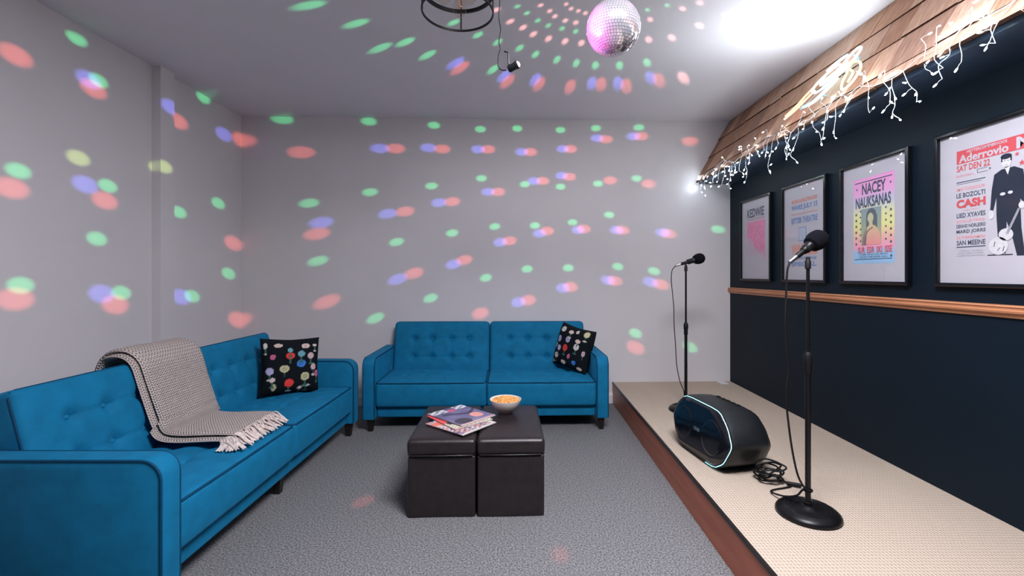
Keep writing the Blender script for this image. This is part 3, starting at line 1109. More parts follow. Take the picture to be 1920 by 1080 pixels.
def paint_c(u, v):
    c = rgb(205, 198, 196)
    q = mnoise.noise(Vector((u * 9, v * 9, 7)))
    if q > .1: c = rgb(205, 140, 140)
    if q < -.22: c = rgb(120, 100, 135)
    if math.hypot((u - .2) / .2, (v - .8) / .1) < 1: c = rgb(230, 120, 100)
    if v < .3 and math.sin(u * 40 + 3 * v) * math.sin(v * 60) > .2: c = rgb(110, 70, 95)
    if u > .9 or v < .04: c = rgb(222, 214, 205)
    return c[:3]
make_magazine('pale magazine lowest in the stack on the ottoman', -.315, 2.358, LT, R(52), .245, .272, .0055, paint_c)
make_magazine('red and cream magazine in the middle of the stack', -.333, 2.430, LT + .0058, R(41), .240, .275, .0055, paint_b)
make_magazine('purple magazine with white masthead on top of the stack', -.327, 2.462, LT + .0116, R(48), .240, .285, .006, paint_a)

# ------------------------------------------------------------------ snack bowl
BX, BY = -.090, 2.555
bw = obj('snack_bowl', lathe([(.001, .0), (.034, .0), (.036, .004), (.052, .018), (.070, .037), (.082, .058), (.0885, .076), (.0890, .0785), (.0865, .0785), (.079, .058), (.066, .038), (.048, .021), (.030, .010), (.001, .008)], 48), M['ceramic'], loc=(BX, BY, LT - .002))
tag(bw, 'white ceramic bowl of snacks on the right-hand ottoman', 'bowl')
rn = random.Random(9)
sn = []
for i in range(430):
    a, q = rn.uniform(0, 2 * PI), math.sqrt(rn.random())
    rr = q * .074
    zz = .062 + .020 * (1 - q * q) + rn.uniform(-.006, .004)
    r0 = rn.uniform(.0055, .0085)
    g = sphere(r0, 7, 5, sc=(1.25, .9, .8))
    sn.append(xf(g, T(BX + rr * math.cos(a), BY + rr * math.sin(a), LT + zz) @ RZ(rn.uniform(0, 6)) @ RX(rn.uniform(0, 6))))
sn.append(xf(lathe([(.001, .02), (.045, .024), (.070, .055), (.06, .064), (.001, .068)], 24), T(BX, BY, LT)))
o = obj('snack_mix', join(*sn), M['snack'])
tag(o, 'toasted tan snack pieces heaped in the white bowl', 'snacks', kind='stuff')

# ------------------------------------------------------------------ framed posters on the navy wall
PW, PH = .475, .677
PZ = 1.4465
def lay(g, d):      # drop a flat x/z layout at depth d in front of the wall, with a hair of thickness
    return [(x, -d, z) for x, y, z in g[0]], g[1]
def flat(pts, d=.0, th=.0004):
    return prism(pts, -d - th, -d, 'y')
def rect(x0, x1, z0, z1): return [(x0, z0), (x1, z0), (x1, z1), (x0, z1)]
def ell(cx, cz, a, b, n=20, rot=0.0):
    return [(cx + a * math.cos(2 * PI * i / n) * math.cos(rot) - b * math.sin(2 * PI * i / n) * math.sin(rot), cz + a * math.cos(2 * PI * i / n) * math.sin(rot) + b * math.sin(2 * PI * i / n) * math.cos(rot)) for i in range(n)]
def star(cx, cz, r):
    return [(cx + (r if i % 2 == 0 else r * .42) * math.sin(PI * i / 5), cz + (r if i % 2 == 0 else r * .42) * math.cos(PI * i / 5)) for i in range(10)]
def make_frame(label, yc):
    p = thing('framed_poster', label, 'poster', (XR, yc, PZ), R(-90), 'framed posters on the navy wall')
    w, h, b, d = PW / 2, PH / 2, .017, .027
    def ring(x, z, y): return [(-x, y, -z), (x, y, -z), (x, y, z), (-x, y, z)]
    V = ring(w, h, -.001) + ring(w, h, -d + .004) + ring(w - .004, h - .004, -d) + ring(w - b + .003, h - b + .003, -d) + ring(w - b, h - b, -d + .003) + ring(w - b, h - b, -.006)
    F = []
    for i in range(5):
        for k_ in range(4):
            a, c = i * 4 + k_, i * 4 + (k_ + 1) % 4
            F.append((a, c, c + 4, a + 4))
    F += [(20, 21, 1, 0), (21, 22, 2, 1), (22, 23, 3, 2), (23, 20, 0, 3)]
    obj('frame', (V, F), M['frame'], p, smooth=False)
    obj('poster_paper', box(-w + b - .002, w - b + .002, -.009, -.004, -h + b - .002, h - b + .002), M['paper'], p, smooth=False)
    obj('glass', box(-w + b - .002, w - b + .002, -.020, -.018, -h + b - .002, h - b + .002), M['glass'], p, smooth=False)
    return p
D0, D1, D2, D3, D4 = .0094, .0099, .0104, .0109, .0114
def letters(p, rows, mat, d=D2, name='lettering'):
    gs = [lay(text_geo(s, cx, cz, w, h, bo), d) for (s, cx, cz, w, h, bo) in rows]
    return obj(name, join(*gs), mat, p, smooth=False)
def gradient_panel(p, name, x0, x1, z0, z1, fn, d, nx=30, nz=60):
    V, F, C = [], [], []
    for j in range(nz + 1):
        for i in range(nx + 1):
            V.append((x0 + (x1 - x0) * i / nx, -d, z0 + (z1 - z0) * j / nz))
            C.append(fn(i / nx, j / nz))
    for j in range(nz):
        for i in range(nx):
            a = j * (nx + 1) + i
            F.append((a, a + 1, a + nx + 2, a + nx + 1))
    return obj(name, (V, F), M['print'], p, smooth=False, cols=C)

# first from the back corner: dark heading over pink drips
p = make_frame('framed poster with pink dripping paint block, nearest the back wall', 3.66)
letters(p, [('KEDWIE', -.005, .215, .26, .072, .02)], M['ink_dark'])
rn = random.Random(2)
gs = [flat(rect(-.135, .135, .162, .166), D0)]
obj('rule', join(*gs), M['ink_red'], p, smooth=False)
pts = [(-.14, .145), (.14, .145)]
low = []
n = 34
for i in range(n + 1):
    x = .14 - .28 * i / n
    base = -.06 + (.075 if x < -.02 else 0) * min(1, (-.02 - x) / .05 if x < -.02 else 0) - .05 * max(0, x / .14) 
    low.append((x, base - (rn.uniform(.02, .09) if i % 3 == 1 else 0) + rn.uniform(-.008, .008)))
obj('paint_block', flat(pts + low, D0), M['ink_pink'], p, smooth=False)
gs = []
for i in range(16):
    z = rn.uniform(.0, .138)
    x = rn.uniform(-.12, .05)
    gs.append(flat(rect(x, x + rn.uniform(.03, .09), z, z + .003), D1))
obj('paint_streak', join(*gs), M['ink_palered'], p, smooth=False)
gs = []
for i in range(13):
    x = -.13 + .26 * i / 12 + rn.uniform(-.006, .006)
    z1 = rn.uniform(-.06, -.02)
    gs.append(flat([(x - .0015, z1), (x + .0015, z1), (x + .001, z1 - rn.uniform(.03, .11)), (x - .0005, z1 - rn.uniform(.03, .10))], D0))
obj('paint_drip', join(*gs), M['ink_pink'], p, smooth=False)

# second: rows of letterpress
p = make_frame('framed letterpress poster of pale blue and orange text rows, behind the near microphone', 3.04)
letters(p, [('MORRIS & PAULSON 2020', .005, .215, .27, .026, .03), ('WALDEN BAND WITH FRIENDS', .005, .126, .28, .009, .01)], M['ink_orange'])
letters(p, [('WARE JULY 15', .005, .168, .28, .042, .04), ('RITTER THEATRE', .005, .083, .28, .040, .04), ('SPECIAL', .0, -.215, .27, .03, .04)], M['ink_blue'])
obj('square_print', join(flat(rect(-.055, .03, -.06, .035), D0)), M['ink_blue'], p, smooth=False)
gs = [flat(rect(-.05 + i * .013, -.043 + i * .013, -.055, .03), D1) for i in range(6)]
obj('square_stripe', join(*gs), M['ink_pale'], p, smooth=False)
letters(p, [('WALTERS', .005, -.115, .28, .075, .05)], M['ink_orange'])
letters(p, [('THE EVENING BAND', .005, -.175, .26, .018, .02)], M['ink_blue'], name='small_lettering')

# third: rainbow concert poster with a portrait
p = make_frame('framed rainbow gradient poster with a portrait of a long-haired person', 2.44)
x0, x1, z0, z1 = -.142, .142, -.225, .245
stops = [(0.0, rgb(120, 190, 235)), (.14, rgb(120, 190, 235)), (.19, rgb(250, 140, 185)), (.30, rgb(250, 175, 150)), (.44, rgb(245, 240, 120)), (.58, rgb(235, 235, 150)), (.72, rgb(190, 195, 225)), (.82, rgb(240, 150, 215)), (1.0, rgb(240, 130, 205))]
def rainbow(u, v):
    vv = v + .03 * (abs(u - .5) - .25)
    for i in range(len(stops) - 1):
        if vv <= stops[i + 1][0]:
            t = (vv - stops[i][0]) / (stops[i + 1][0] - stops[i][0])
            return mixc(mixc(stops[i][1], stops[i + 1][1], t), rgb(205, 200, 208), .30)
    return stops[-1][1][:3]
gradient_panel(p, 'rainbow_print', x0, x1, z0, z1, rainbow, D0)
obj('rule', join(flat(rect(x0 + .012, x1 - .014, .222, .227), D1), flat(rect(x0 + .012, x1 - .014, -.203, -.200), D1)), M['ink_dark'], p, smooth=False)
letters(p, [('NACEY', .005, .184, .165, .062, .03), ('NAUKSANAS', -.002, .112, .245, .062, .03)], M['ink_dark'], D1)
letters(p, [('SUR  ESIR  SKI  ISSE', .01, -.152, .235, .035, .03)], M['ink_red'], D1, 'red_lettering')
letters(p, [('STORMY VALLEY AND FRIENDS', .0, -.176, .20, .008, .01), ('LIVE AT THE RIVER HALL', .0, -.190, .20, .010, .01)], M['ink_dark'], D1, 'small_lettering')
obj('star', join(*[flat(star(a, b, .008 if abs(a) < .12 else .010), D1) for a, b in
     [(-.115, .19), (.118, .19), (.122, -.188)] + [(s * (.088 + .032 * k_), .065 - .033 * i - (.016 if k_ else 0)) for s in (-1, 1) for i in range(6) for k_ in (0, 1)]]), M['ink_dark'], p, smooth=False)
def portrait(u, v):
    c = mixc(rgb(176, 180, 128), rgb(140, 160, 165), v)
    hair = rgb(96, 104, 112)
    skin = mixc(rgb(222, 190, 140), rgb(190, 200, 165), v)
    hx = .52
    if math.hypot((u - hx) / .25, (v - .78) / .21) < 1 or (abs(u - (hx + .12)) < .16 and .32 < v < .80) or (abs(u - (hx - .20)) < .07 and .45 < v < .8):
        c = hair
    if math.hypot((u - (hx - .04)) / .145, (v - .73) / .135) < 1 or (abs(u - hx + .02) < .08 and .5 < v < .64):
        c = skin
    if math.hypot((u - .52) / .46, (v - .08) / .46) < 1:
        c = mixc(rgb(235, 150, 150), rgb(215, 190, 150), v * 2)
        if u < .30 - .4 * (.1 - v * .3): c = mixc(rgb(150, 110, 120), rgb(150, 150, 120), v * 2)
        if abs(math.hypot((u - .62) / .42, (v - .10) / .36) - 1) < .05 and u < .6: c = hair
    return c[:3]
gradient_panel(p, 'portrait_print', -.083, .058, -.125, .076, portrait, D2, 44, 62)

# fourth: red banner, list of acts, standing man with a guitar
p = make_frame('framed poster with red banner and man in dark suit holding guitar, nearest camera', 1.827)
L0 = -PW / 2
def zz(z): return z - PZ
obj('banner', flat([(L0 + .095, zz(1.637)), (L0 + .405, zz(1.637)), (L0 + .405, zz(1.693)), (L0 + .095, zz(1.693))], D0), M['ink_red'], p, smooth=False)
letters(p, [('Aderrovio', L0 + .205, zz(1.657), .20, .034, .03), ('M', L0 + .36, zz(1.664), .055, .044, .04), ('HETTERCOMMERVOOS', L0 + .22, zz(1.683), .16, .012, .02)], M['paper'], D1, 'white_lettering')
letters(p, [('SAT DEN 22', L0 + .165, zz(1.617), .14, .027, .02), ('CASH', L0 + .156, zz(1.4645), .124, .036, .05)], M['ink_red'], D1, 'red_lettering')
letters(p, [('Bonbonfiveant', L0 + .130, zz(1.586), .075, .012, .0), ('EMW TOODODURI', L0 + .155, zz(1.527), .12, .013, .02), ('PIT:CLUB TRIRO', L0 + .155, zz(1.389), .12, .011, .02), ('SILTVERRIRMEN', L0 + .155, zz(1.320), .12, .011, .02), ('AND WITH', L0 + .155, zz(1.436), .07, .006, .0)], M['ink_palered'], D1, 'pale_lettering')
letters(p, [('LE BOZOLTI', L0 + .155, zz(1.501), .122, .020, .02), ('LIED XYAVES', L0 + .156, zz(1.4145), .122, .020, .02), ('DENNIS NORLESRD', L0 + .156, zz(1.3685), .124, .015, .02), ('MARD JORRS', L0 + .156, zz(1.3435), .124, .019, .02), ('SAN MEEINE', L0 + .156, zz(1.297), .122, .021, .02)], M['ink_dark'], D1, 'dark_lettering')
letters(p, [('TICKETS AT THE DOOR', L0 + .156, zz(1.262), .10, .005, .0), ('DOORS OPEN AT EIGHT', L0 + .156, zz(1.252), .11, .005, .0), ('ALL AGES WELCOME TONIGHT', L0 + .156, zz(1.242), .122, .006, .0)], M['ink_grey'], D1, 'small_lettering')
obj('rule', join(flat(rect(L0 + .094, L0 + .217, zz(1.556), zz(1.5595)), D0), flat(rect(L0 + .094, L0 + .20, zz(1.549), zz(1.5505)), D0), flat(rect(L0 + .094, L0 + .217, zz(1.277), zz(1.281)), D0),
                 flat(rect(L0 + .184, L0 + .225, zz(1.5975), zz(1.599)), D0), flat(rect(L0 + .184, L0 + .225, zz(1.583), zz(1.5845)), D0), flat(rect(L0 + .183, L0 + .1845, zz(1.583), zz(1.599)), D0), flat([(L0 + .232, zz(1.596)), (L0 + .240, zz(1.591)), (L0 + .232, zz(1.586))], D0)), M['ink_dark'], p, smooth=False)
obj('star', join(flat(star(L0 + .335, zz(1.622), .009), D1), flat(star(L0 + .352, zz(1.585), .012), D1)), M['ink_red'], p, smooth=False)
mx = L0 + .300
suit = [(mx - .020, zz(1.575)), (mx - .048, zz(1.560)), (mx - .058, zz(1.50)), (mx - .064, zz(1.42)), (mx - .052, zz(1.418)), (mx - .040, zz(1.47)), (mx - .040, zz(1.40)), (mx - .034, zz(1.30)), (mx - .030, zz(1.245)), (mx - .006, zz(1.245)), (mx - .002, zz(1.37)),
        (mx + .020, zz(1.30)), (mx + .034, zz(1.24)), (mx + .062, zz(1.24)), (mx + .050, zz(1.34)), (mx + .046, zz(1.45)), (mx + .062, zz(1.43)), (mx + .064, zz(1.50)), (mx + .056, zz(1.560)), (mx + .026, zz(1.577))]
obj('dark_suit', flat(suit, D1), M['ink_black'], p, smooth=False)
obj('shirt_front', flat([(mx - .010, zz(1.582)), (mx + .012, zz(1.582)), (mx + .003, zz(1.550))], D2), M['ink_pale'], p, smooth=False)
obj('face', join(flat(ell(mx - .002, zz(1.603), .018, .025), D2), flat(ell(mx - .060, zz(1.402), .010, .018), D2), flat(ell(mx + .052, zz(1.425), .011, .014), D2)), M['ink_pale'], p, smooth=False)
obj('hair', join(flat(ell(mx - .003, zz(1.6225), .020, .011), D3), flat(rect(mx - .021, mx - .0165, zz(1.603), zz(1.622)), D3), flat(rect(mx + .0125, mx + .017, zz(1.603), zz(1.622)), D3), flat(rect(mx - .011, mx - .005, zz(1.605), zz(1.6065)), D3), flat(rect(mx + .001, mx + .007, zz(1.605), zz(1.6065)), D3), flat(rect(mx - .006, mx + .003, zz(1.588), zz(1.589)), D3)), M['ink_black'], p, smooth=False)
obj('buckle', join(flat(ell(mx - .016, zz(1.478), .010, .006), D2), flat(ell(mx + .012, zz(1.480), .009, .006), D2)), M['ink_pale'], p, smooth=False)
gt = join(flat(ell(mx - .032, zz(1.275), .036, .036), D3), flat(ell(mx - .004, zz(1.318), .027, .024), D3))
obj('guitar_body', gt, M['ink_pale'], p, smooth=False)
obj('guitar_neck', flat([(mx - .004, zz(1.322)), (mx + .040, zz(1.415)), (mx + .047, zz(1.411)), (mx + .005, zz(1.318))], D4), M['ink_grey'], p, smooth=False)
obj('guitar_detail', join(*[flat([(x - .0012, z - l), (x + .0012, z - l), (x + .0012 + sl_, z + l), (x - .0012 + sl_, z + l)], D4) for (x, z, l, sl_) in [(mx - .048, zz(1.283), .010, .004), (mx - .014, zz(1.262), .010, .004), (mx - .035, zz(1.262), .006, .01)]] + [flat(rect(mx - .075, mx + .02, zz(1.2375), zz(1.2415)), D0), flat(rect(mx + .034, mx + .07, zz(1.234), zz(1.243)), D0)]), M['ink_black'], p, smooth=False)

# ------------------------------------------------------------------ microphone stands
def make_stand(label, x, y, top, clutch):
    s = thing('microphone_stand', label, 'microphone stand', (x, y, STG), 0, 'microphone stands on the stage')
    pr = [(.001, 0), (.112, 0), (.118, .004), (.118, .011), (.113, .019), (.104, .026), (.092, .031), (.090, .0285), (.080, .0305), (.078, .028), (.064, .030), (.062, .0275), (.048, .0295), (.046, .027), (.032, .030), (.026, .036), (.016, .040), (.016, .052), (.011, .054)]
    obj('base', lathe(pr, 56), M['black'], s)
    obj('lower_tube', lathe([(.0105, .045), (.0105, clutch - .03)], 20), M['black'], s)
    obj('clutch', lathe([(.0105, clutch - .045), (.0135, clutch - .04), (.0135, clutch - .005), (.016, clutch), (.016, clutch + .028), (.013, clutch + .038), (.009, clutch + .045)], 24), M['rubber'], s)
    obj('upper_tube', lathe([(.0068, clutch + .03), (.0068, top - .03)], 16), M['black'], s)
    obj('clip_mount', lathe([(.0068, top - .045), (.011, top - .042), (.011, top - .012), (.008, top - .008), (.008, top + .004)], 18), M['rubber'], s)
    return s
def make_mic(label, tail, head, rfoam):
    """handheld microphone from its cable end to the foam ball, pointing along tail -> head"""
    a, b = Vector(tail), Vector(head)
    d = (b - a).normalized()
    Ln = (b - a).length
    s = thing('microphone', label, 'microphone', a, 0, 'microphones on stands')
    q = Vector((0, 0, 1)).rotation_difference(d).to_matrix().to_4x4()
    obj('connector', xf(lathe([(.0045, -.006), (.0085, -.004), (.0085, .022), (.0095, .024), (.0095, .040)], 18), q), M['chrome'], s)
    obj('handle', xf(lathe([(.0095, .036), (.0110, .044), (.0118, .08), (.0150, Ln - .085), (.0180, Ln - .062), (.0215, Ln - .052), (.0215, Ln - .036)], 24), q), M['black'], s)
    obj('windscreen', xf(lathe([(.020, Ln - .046), (rfoam * .82, Ln - .040), (rfoam, Ln - .018), (rfoam, Ln), (rfoam * .90, Ln + rfoam * .42), (rfoam * .62, Ln + rfoam * .74), (rfoam * .25, Ln + rfoam * .88), (.001, Ln + rfoam * .9)], 28), q), M['foam'], s)
    obj('switch', xf(rbox(.006, .010, .022, .002), q @ T(-.0150, 0, .105)), M['chrome'], s)
    obj('clip', join(xf(lathe([(.0165, .088), (.0185, .090), (.0185, .118), (.0165, .120)], 20), q)), M['rubber'], s)
    return s, a + d * .104
NX, NY = 1.161, 1.838
FX, FY = 1.174, 3.24
make_stand('black round-base microphone stand nearest the camera on the stage', NX, NY, 1.040, .615)
make_stand('black microphone stand behind the speaker, near the back wall', FX, FY, 1.040, .585)
make_mic('black foam-topped microphone on the stand nearest the camera', (NX - .076, NY - .005, 1.212), (NX + .054, NY + .020, 1.306), .040)
make_mic('black foam-topped microphone on the stand near the back wall', (FX - .072, FY - .004, 1.224), (FX + .105, FY + .012, 1.276), .038)

# cables
def cable(name, label, pts, r, extra=None, group=None, sub=7):
    c = thing(name, label, 'cable', (0, 0, 0), 0, group)
    obj('cord', tube(catmull(pts, sub), r, 7), M['rubber'], c)
    return c
zt = STG + .006
pts = [(NX - .079, NY - .005, 1.205), (NX - .088, NY - .006, 1.17), (NX - .092, NY - .006, 1.08), (NX - .098, NY - .01, .98), (NX - .092, NY - .008, .86), (NX - .082, NY - .006, .78), (NX - .094, NY - .008, .68), (NX - .082, NY - .005, .56), (NX - .062, NY, .44), (NX - .040, NY, .345), (NX - .018, NY - .012, .300), (NX + .004, NY - .016, .292), (NX + .014, NY, .287), (NX, NY + .015, .283), (NX - .02, NY + .005, .285),
       (NX - .03, NY + .03, .25), (NX - .045, NY + .10, .215), (NX - .045, NY + .19, zt)]
# coil beside the speaker
rn = random.Random(21)
CX_, CY_ = 1.165, 2.135
coil = []
for i in range(60):
    a = i * 2 * PI / 9.0
    rr = .050 + .014 * math.sin(i * 1.7) + rn.uniform(-.006, .006)
    coil.append((CX_ + rr * 1.0 * math.cos(a) + .012 * math.sin(i * .4), CY_ + rr * .9 * math.sin(a) , zt + .004 + .0016 * i * .6 + .028 * (.5 + .5 * math.sin(a + 1.2)) * (i / 60)))
mc = cable('microphone_cable', 'black cable dropping from the near microphone to coil beside the speaker', pts + [(CX_ + .07, CY_ - .06, zt)] + coil, .0040, sub=6)
obj('cable_tie', xf(lathe([(.013, 0), (.0165, .002), (.0165, .010), (.013, .012)], 16), T(NX, NY, .282)), M['rubber'], mc)
# jack plug lying next to the coil
a, b = Vector((CX_ + .055, CY_ - .045, zt + .006)), Vector((CX_ + .115, CY_ - .075, zt + .006))
q = Vector((0, 0, 1)).rotation_difference(b - a).to_matrix().to_4x4()
obj('jack_plug', xf(lathe([(.004, 0), (.008, .004), (.009, .03), (.009, .055), (.004, .06), (.003, .066)], 16), T(*a) @ q), M['rubber'], mc)
cable('microphone_cable', 'black cable hanging from the microphone near the back wall', [(FX - .074, FY - .004, 1.221), (FX - .100, FY - .006, 1.19), (FX - .106, FY - .006, 1.12), (FX - .098, FY - .006, 1.03), (FX - .088, FY - .006, .92), (FX - .086, FY - .006, .80), (FX - .076, FY - .006, .66), (FX - .068, FY - .006, .52), (FX - .045, FY - .006, .40), (FX - .018, FY - .008, .33), (FX - .012, FY + .01, .27), (FX - .03, FY + .05, .235), (FX + .0, FY + .135, zt + .001), (FX + .06, FY + .15, zt)], .003)

# ------------------------------------------------------------------ party speaker on the stage
sp = thing('party_speaker', 'black party speaker with cyan lit edge lying on the stage', 'speaker', (.921, 2.41, STG + .001), R(10))
# local: x into the body (away from the room), y along its length, z up
Lh, Hh = .292, .300
def hexo(sy, sz, y0=0.0, z0=.150):
    base = [(-.290, .152), (-.238, .052), (-.165, .004), (.175, .004), (.245, .058), (.290, .150), (.245, .232), (.165, .296), (-.160, .296), (-.240, .232)]
    pts = []
    n = len(base)
    for i in range(n):     # round the corners
        p0, p1, p2 = Vector(base[i - 1]), Vector(base[i]), Vector(base[(i + 1) % n])
        for t in (-.30, 0, .30):
            if t < 0:
                pts.append(p1.lerp(p0, .22))
            elif t > 0:
                pts.append(p1.lerp(p2, .22))
            else:
                pts.append((p1.lerp(p0, .22) + p1.lerp(p2, .22) + 2 * p1) / 4)
    return [Vector((y0 + p.x * sy, z0 + (p.y - .150) * sz)) for p in pts]
def loft(rings):
    V, F = [], []
    n = len(rings[0][1])
    for (x, pts) in rings:
        V += [(x + .13 * max(0, .27 - x) / .27 * p.y, p.x, p.y) for p in pts]
    for i in range(len(rings) - 1):
        for k_ in range(n):
            a, b = i * n + k_, i * n + (k_ + 1) % n
            F.append((a, b, b + n, a + n))
    F.append(tuple(range(n)))
    F.append(tuple((len(rings) - 1) * n + k_ for k_ in range(n)))
    return V, F
body_r = [(.012, hexo(.985, .985)), (.03, hexo(1, 1)), (.10, hexo(.995, 1)), (.17, hexo(.975, .985, 0, .1485)), (.225, hexo(.93, .94, 0, .1425)), (.262, hexo(.84, .86, 0, .134)), (.275, hexo(.74, .76, 0, .130))]
obj('body', loft(body_r), M['blackplastic'], sp, angle=35)
def scale_ring(ring, s): return [Vector((p.x * s, .150 + (p.y - .150) * s)) for p in ring]
fr_ = hexo(.945, .92)
obj('front_panel', loft([(.014, fr_), (.004, scale_ring(fr_, .99)), (-.004, scale_ring(fr_, .93)), (-.008, scale_ring(fr_, .80)), (-.010, scale_ring(fr_, .5))]), M['gloss'], sp, angle=25)
def sorted_led(ring):
    top_i = [i for i, p in enumerate(ring) if p.y > .27]
    a = max(top_i, key=lambda i: ring[i].x)
    b = min((i for i, p in enumerate(ring) if p.y < .03), key=lambda i: abs(ring[i].x + .10))
    out, i = [], a
    while True:
        out.append(ring[i])
        if i == b:
            break
        i = (i + 1) % len(ring)
    return out
led = hexo(.968, .955)
# lit along the top edge and round the near end only
led = sorted_led(led)
led_pts = [(.004 + .13 * p.y, p.x, p.y) for p in led]
obj('led_strip', tube(led_pts, .0022, 6), M['led_cyan'], sp)
for yy in (-.13, .13):
    g = xf(lathe([(.084, -.001), (.086, .002), (.084, .003), (.070, .0035), (.040, .005), (.001, .006)], 36), T(-.0075 + .13 * .150, yy, .150) @ RY(R(-90 + 7.4)))
    obj('woofer', g, M['gloss'], sp)
obj('badge', xf(rbox(.004, .05, .016, .0018), T(-.0105 + .13 * .15, 0, .150) @ RY(R(7.4))), M['chrome'], sp)
for i in range(5):
    obj('button', xf(rbox(.016, .022, .006, .002), T(.19, -.09 + i * .042, .2935)), M['rubber'], sp)
obj('rear_port_panel', xf(rbox(.012, .20, .10, .004), T(.273, -.02, .14)), M['rubber'], sp)
for yy in (-.16, .16):
    obj('foot', xf(rbox(.12, .03, .010, .004), T(.11, yy, .005)), M['rubber'], sp)

# ------------------------------------------------------------------ pendant cage lamp
PX, PY = -.268, 1.90
pl = thing('cage_pendant_lamp', 'black round cage ceiling lamp with clear glass bulbs', 'ceiling lamp', (PX, PY, 0))
RR, ZB, ZM, ZT = .151, 2.262, 2.348, 2.50
def ringt(r, z, w, hgt):
    return lathe([(r - w, z - hgt / 2), (r, z - hgt / 2), (r, z + hgt / 2), (r - w, z + hgt / 2), (r - w, z - hgt / 2)], 56, caps=False)
obj('bottom_ring', ringt(RR, ZB, .006, .008), M['black'], pl)
obj('middle_ring', ringt(RR, ZM, .010, .014), M['black'], pl)
obj('top_ring', ringt(RR, ZT, .006, .010), M['black'], pl)
for i in range(4):
    a = R(-90 + 90 * i + 2)
    x, y = (RR - .003) * math.cos(a), (RR - .003) * math.sin(a)
    obj('upright', tube([(x, y, ZB), (x, y, ZT)], .0036, 8), M['black'], pl)
for a in (R(45), R(-45)):
    c_, s_ = math.cos(a) * RR, math.sin(a) * RR
    obj('top_bar', tube([(-c_, -s_, ZT), (c_, s_, ZT)], .004, 8), M['black'], pl)
obj('canopy', lathe([(.001, ZT - .03), (.045, ZT - .03), (.045, ZT + .005), (.065, ZT + .03), (.068, CEIL - .001), (.001, CEIL - .001)], 32), M['black'], pl)
for i in range(3):
    a = R(90 + 120 * i)
    x, y = .062 * math.cos(a), .062 * math.sin(a)
    so = obj('socket', join(tube([(x * .4, y * .4, ZT - .02), (x, y, ZT - .025)], .006, 8), xf(lathe([(.015, ZB + .122), (.017, ZB + .127), (.017, ZB + .175), (.007, ZB + .185), (.005, ZT - .025)], 18), T(x, y, 0))), M['black'], pl)
    bz = ZB + .125
    obj('glass_bulb', xf(lathe([(.012, bz + .004), (.014, bz - .015), (.024, bz - .045), (.030, bz - .07), (.028, bz - .09), (.016, bz - .106), (.001, bz - .110)], 20, caps=False), T(x, y, 0)), M['bulb_glass'], so)
    obj('filament', join(*[tube([(x + .008 * math.cos(q_), y + .008 * math.sin(q_), bz - .02), (x + .005 * math.cos(q_), y + .005 * math.sin(q_), bz - .075)], .0012, 5) for q_ in (0, 2.1, 4.2)]), M['rail'], so)

# ------------------------------------------------------------------ mirror ball
BC = Vector((.378, 1.87, 2.178))
BR = .109
mb = thing('mirror_ball', 'silver disco mirror ball hanging from the ceiling', 'disco ball', tuple(BC))
obj('core', sphere(BR - .004, 40, 24), M['ball_core'], mb)
V, F = [], []
rows = 30
rn = random.Random(31)
for j in range(rows):
    l0, l1 = -PI / 2 + PI * j / rows, -PI / 2 + PI * (j + 1) / rows
    lm = (l0 + l1) / 2
    cnt = max(4, int(round(2 * PI * math.cos(lm) / (PI / rows))))
    for i in range(cnt):
        a = 2 * PI * (i + .5) / cnt
        n_ = Vector((math.cos(lm) * math.cos(a), math.cos(lm) * math.sin(a), math.sin(lm)))
        e1 = Vector((-math.sin(a), math.cos(a), 0))
        e2 = n_.cross(e1)
        n2 = (n_ + e1 * rn.uniform(-.02, .02) + e2 * rn.uniform(-.02, .02)).normalized()
        f1 = (e1 - n2 * e1.dot(n2)).normalized()
        f2 = n2.cross(f1)
        h1 = PI * math.cos(lm) / cnt * BR * .90
        h2 = PI / rows / 2 * BR * .90
        c0 = n_ * BR
        for (dd, k_) in ((0, 1), (-.003, 1)):
            for (s1, s2) in ((-1, -1), (1, -1), (1, 1), (-1, 1)):
                V.append(tuple(c0 + n2 * dd + f1 * s1 * h1 + f2 * s2 * h2))
        o_ = len(V) - 8
        F += [tuple(o_ + q_ for q_ in f) for f in ((0, 1, 2, 3), (0, 4, 5, 1), (1, 5, 6, 2), (2, 6, 7, 3), (3, 7, 4, 0))]
obj('mirror_tiles', (V, F), M['mirror'], mb, smooth=False)
obj('top_cap', xf(lathe([(.001, 0), (.016, 0), (.016, .012), (.006, .016), (.006, .03), (.001, .03)], 20), T(0, 0, BR - .003)), M['chrome'], mb)
obj('hanging_rod', tube([(0, 0, BR + .02), (0, 0, CEIL - BC.z - .055)], .003, 8), M['chrome'], mb)
obj('motor_housing', xf(lathe([(.001, 0), (.03, 0), (.035, .008), (.035, .055), (.001, .055)], 28), T(0, 0, CEIL - BC.z - .056)), M['blackplastic'], mb)

# ------------------------------------------------------------------ pinspot on a cord
sx_, sy_, sz_ = -.035, 1.80, 1.985
pn = thing('pinspot_lamp', 'small black spotlight with pink lens hanging from black cord', 'spotlight', (0, 0, 0))
ax = Vector((.80, -.30, .30)).normalized()
q = Vector((0, 0, 1)).rotation_difference(ax).to_matrix().to_4x4()
obj('housing', xf(lathe([(.001, -.020), (.011, -.020), (.014, -.016), (.014, .012), (.016, .014), (.016, .024), (.0135, .024), (.0135, .018), (.001, .018)], 24), T(sx_, sy_, sz_) @ q), M['blackplastic'], pn)
obj('lens', xf(lathe([(.001, .0185), (.0130, .0185), (.012, .026), (.006, .030), (.001, .031)], 20), T(sx_, sy_, sz_) @ q), M['lens_pink'], pn)
obj('bracket', tube([(sx_ - .016, sy_, sz_ + .01), (sx_ - .018, sy_, sz_ + .058), (sx_ - .034, sy_, sz_ + .062)], .0032, 8), M['black'], pn)
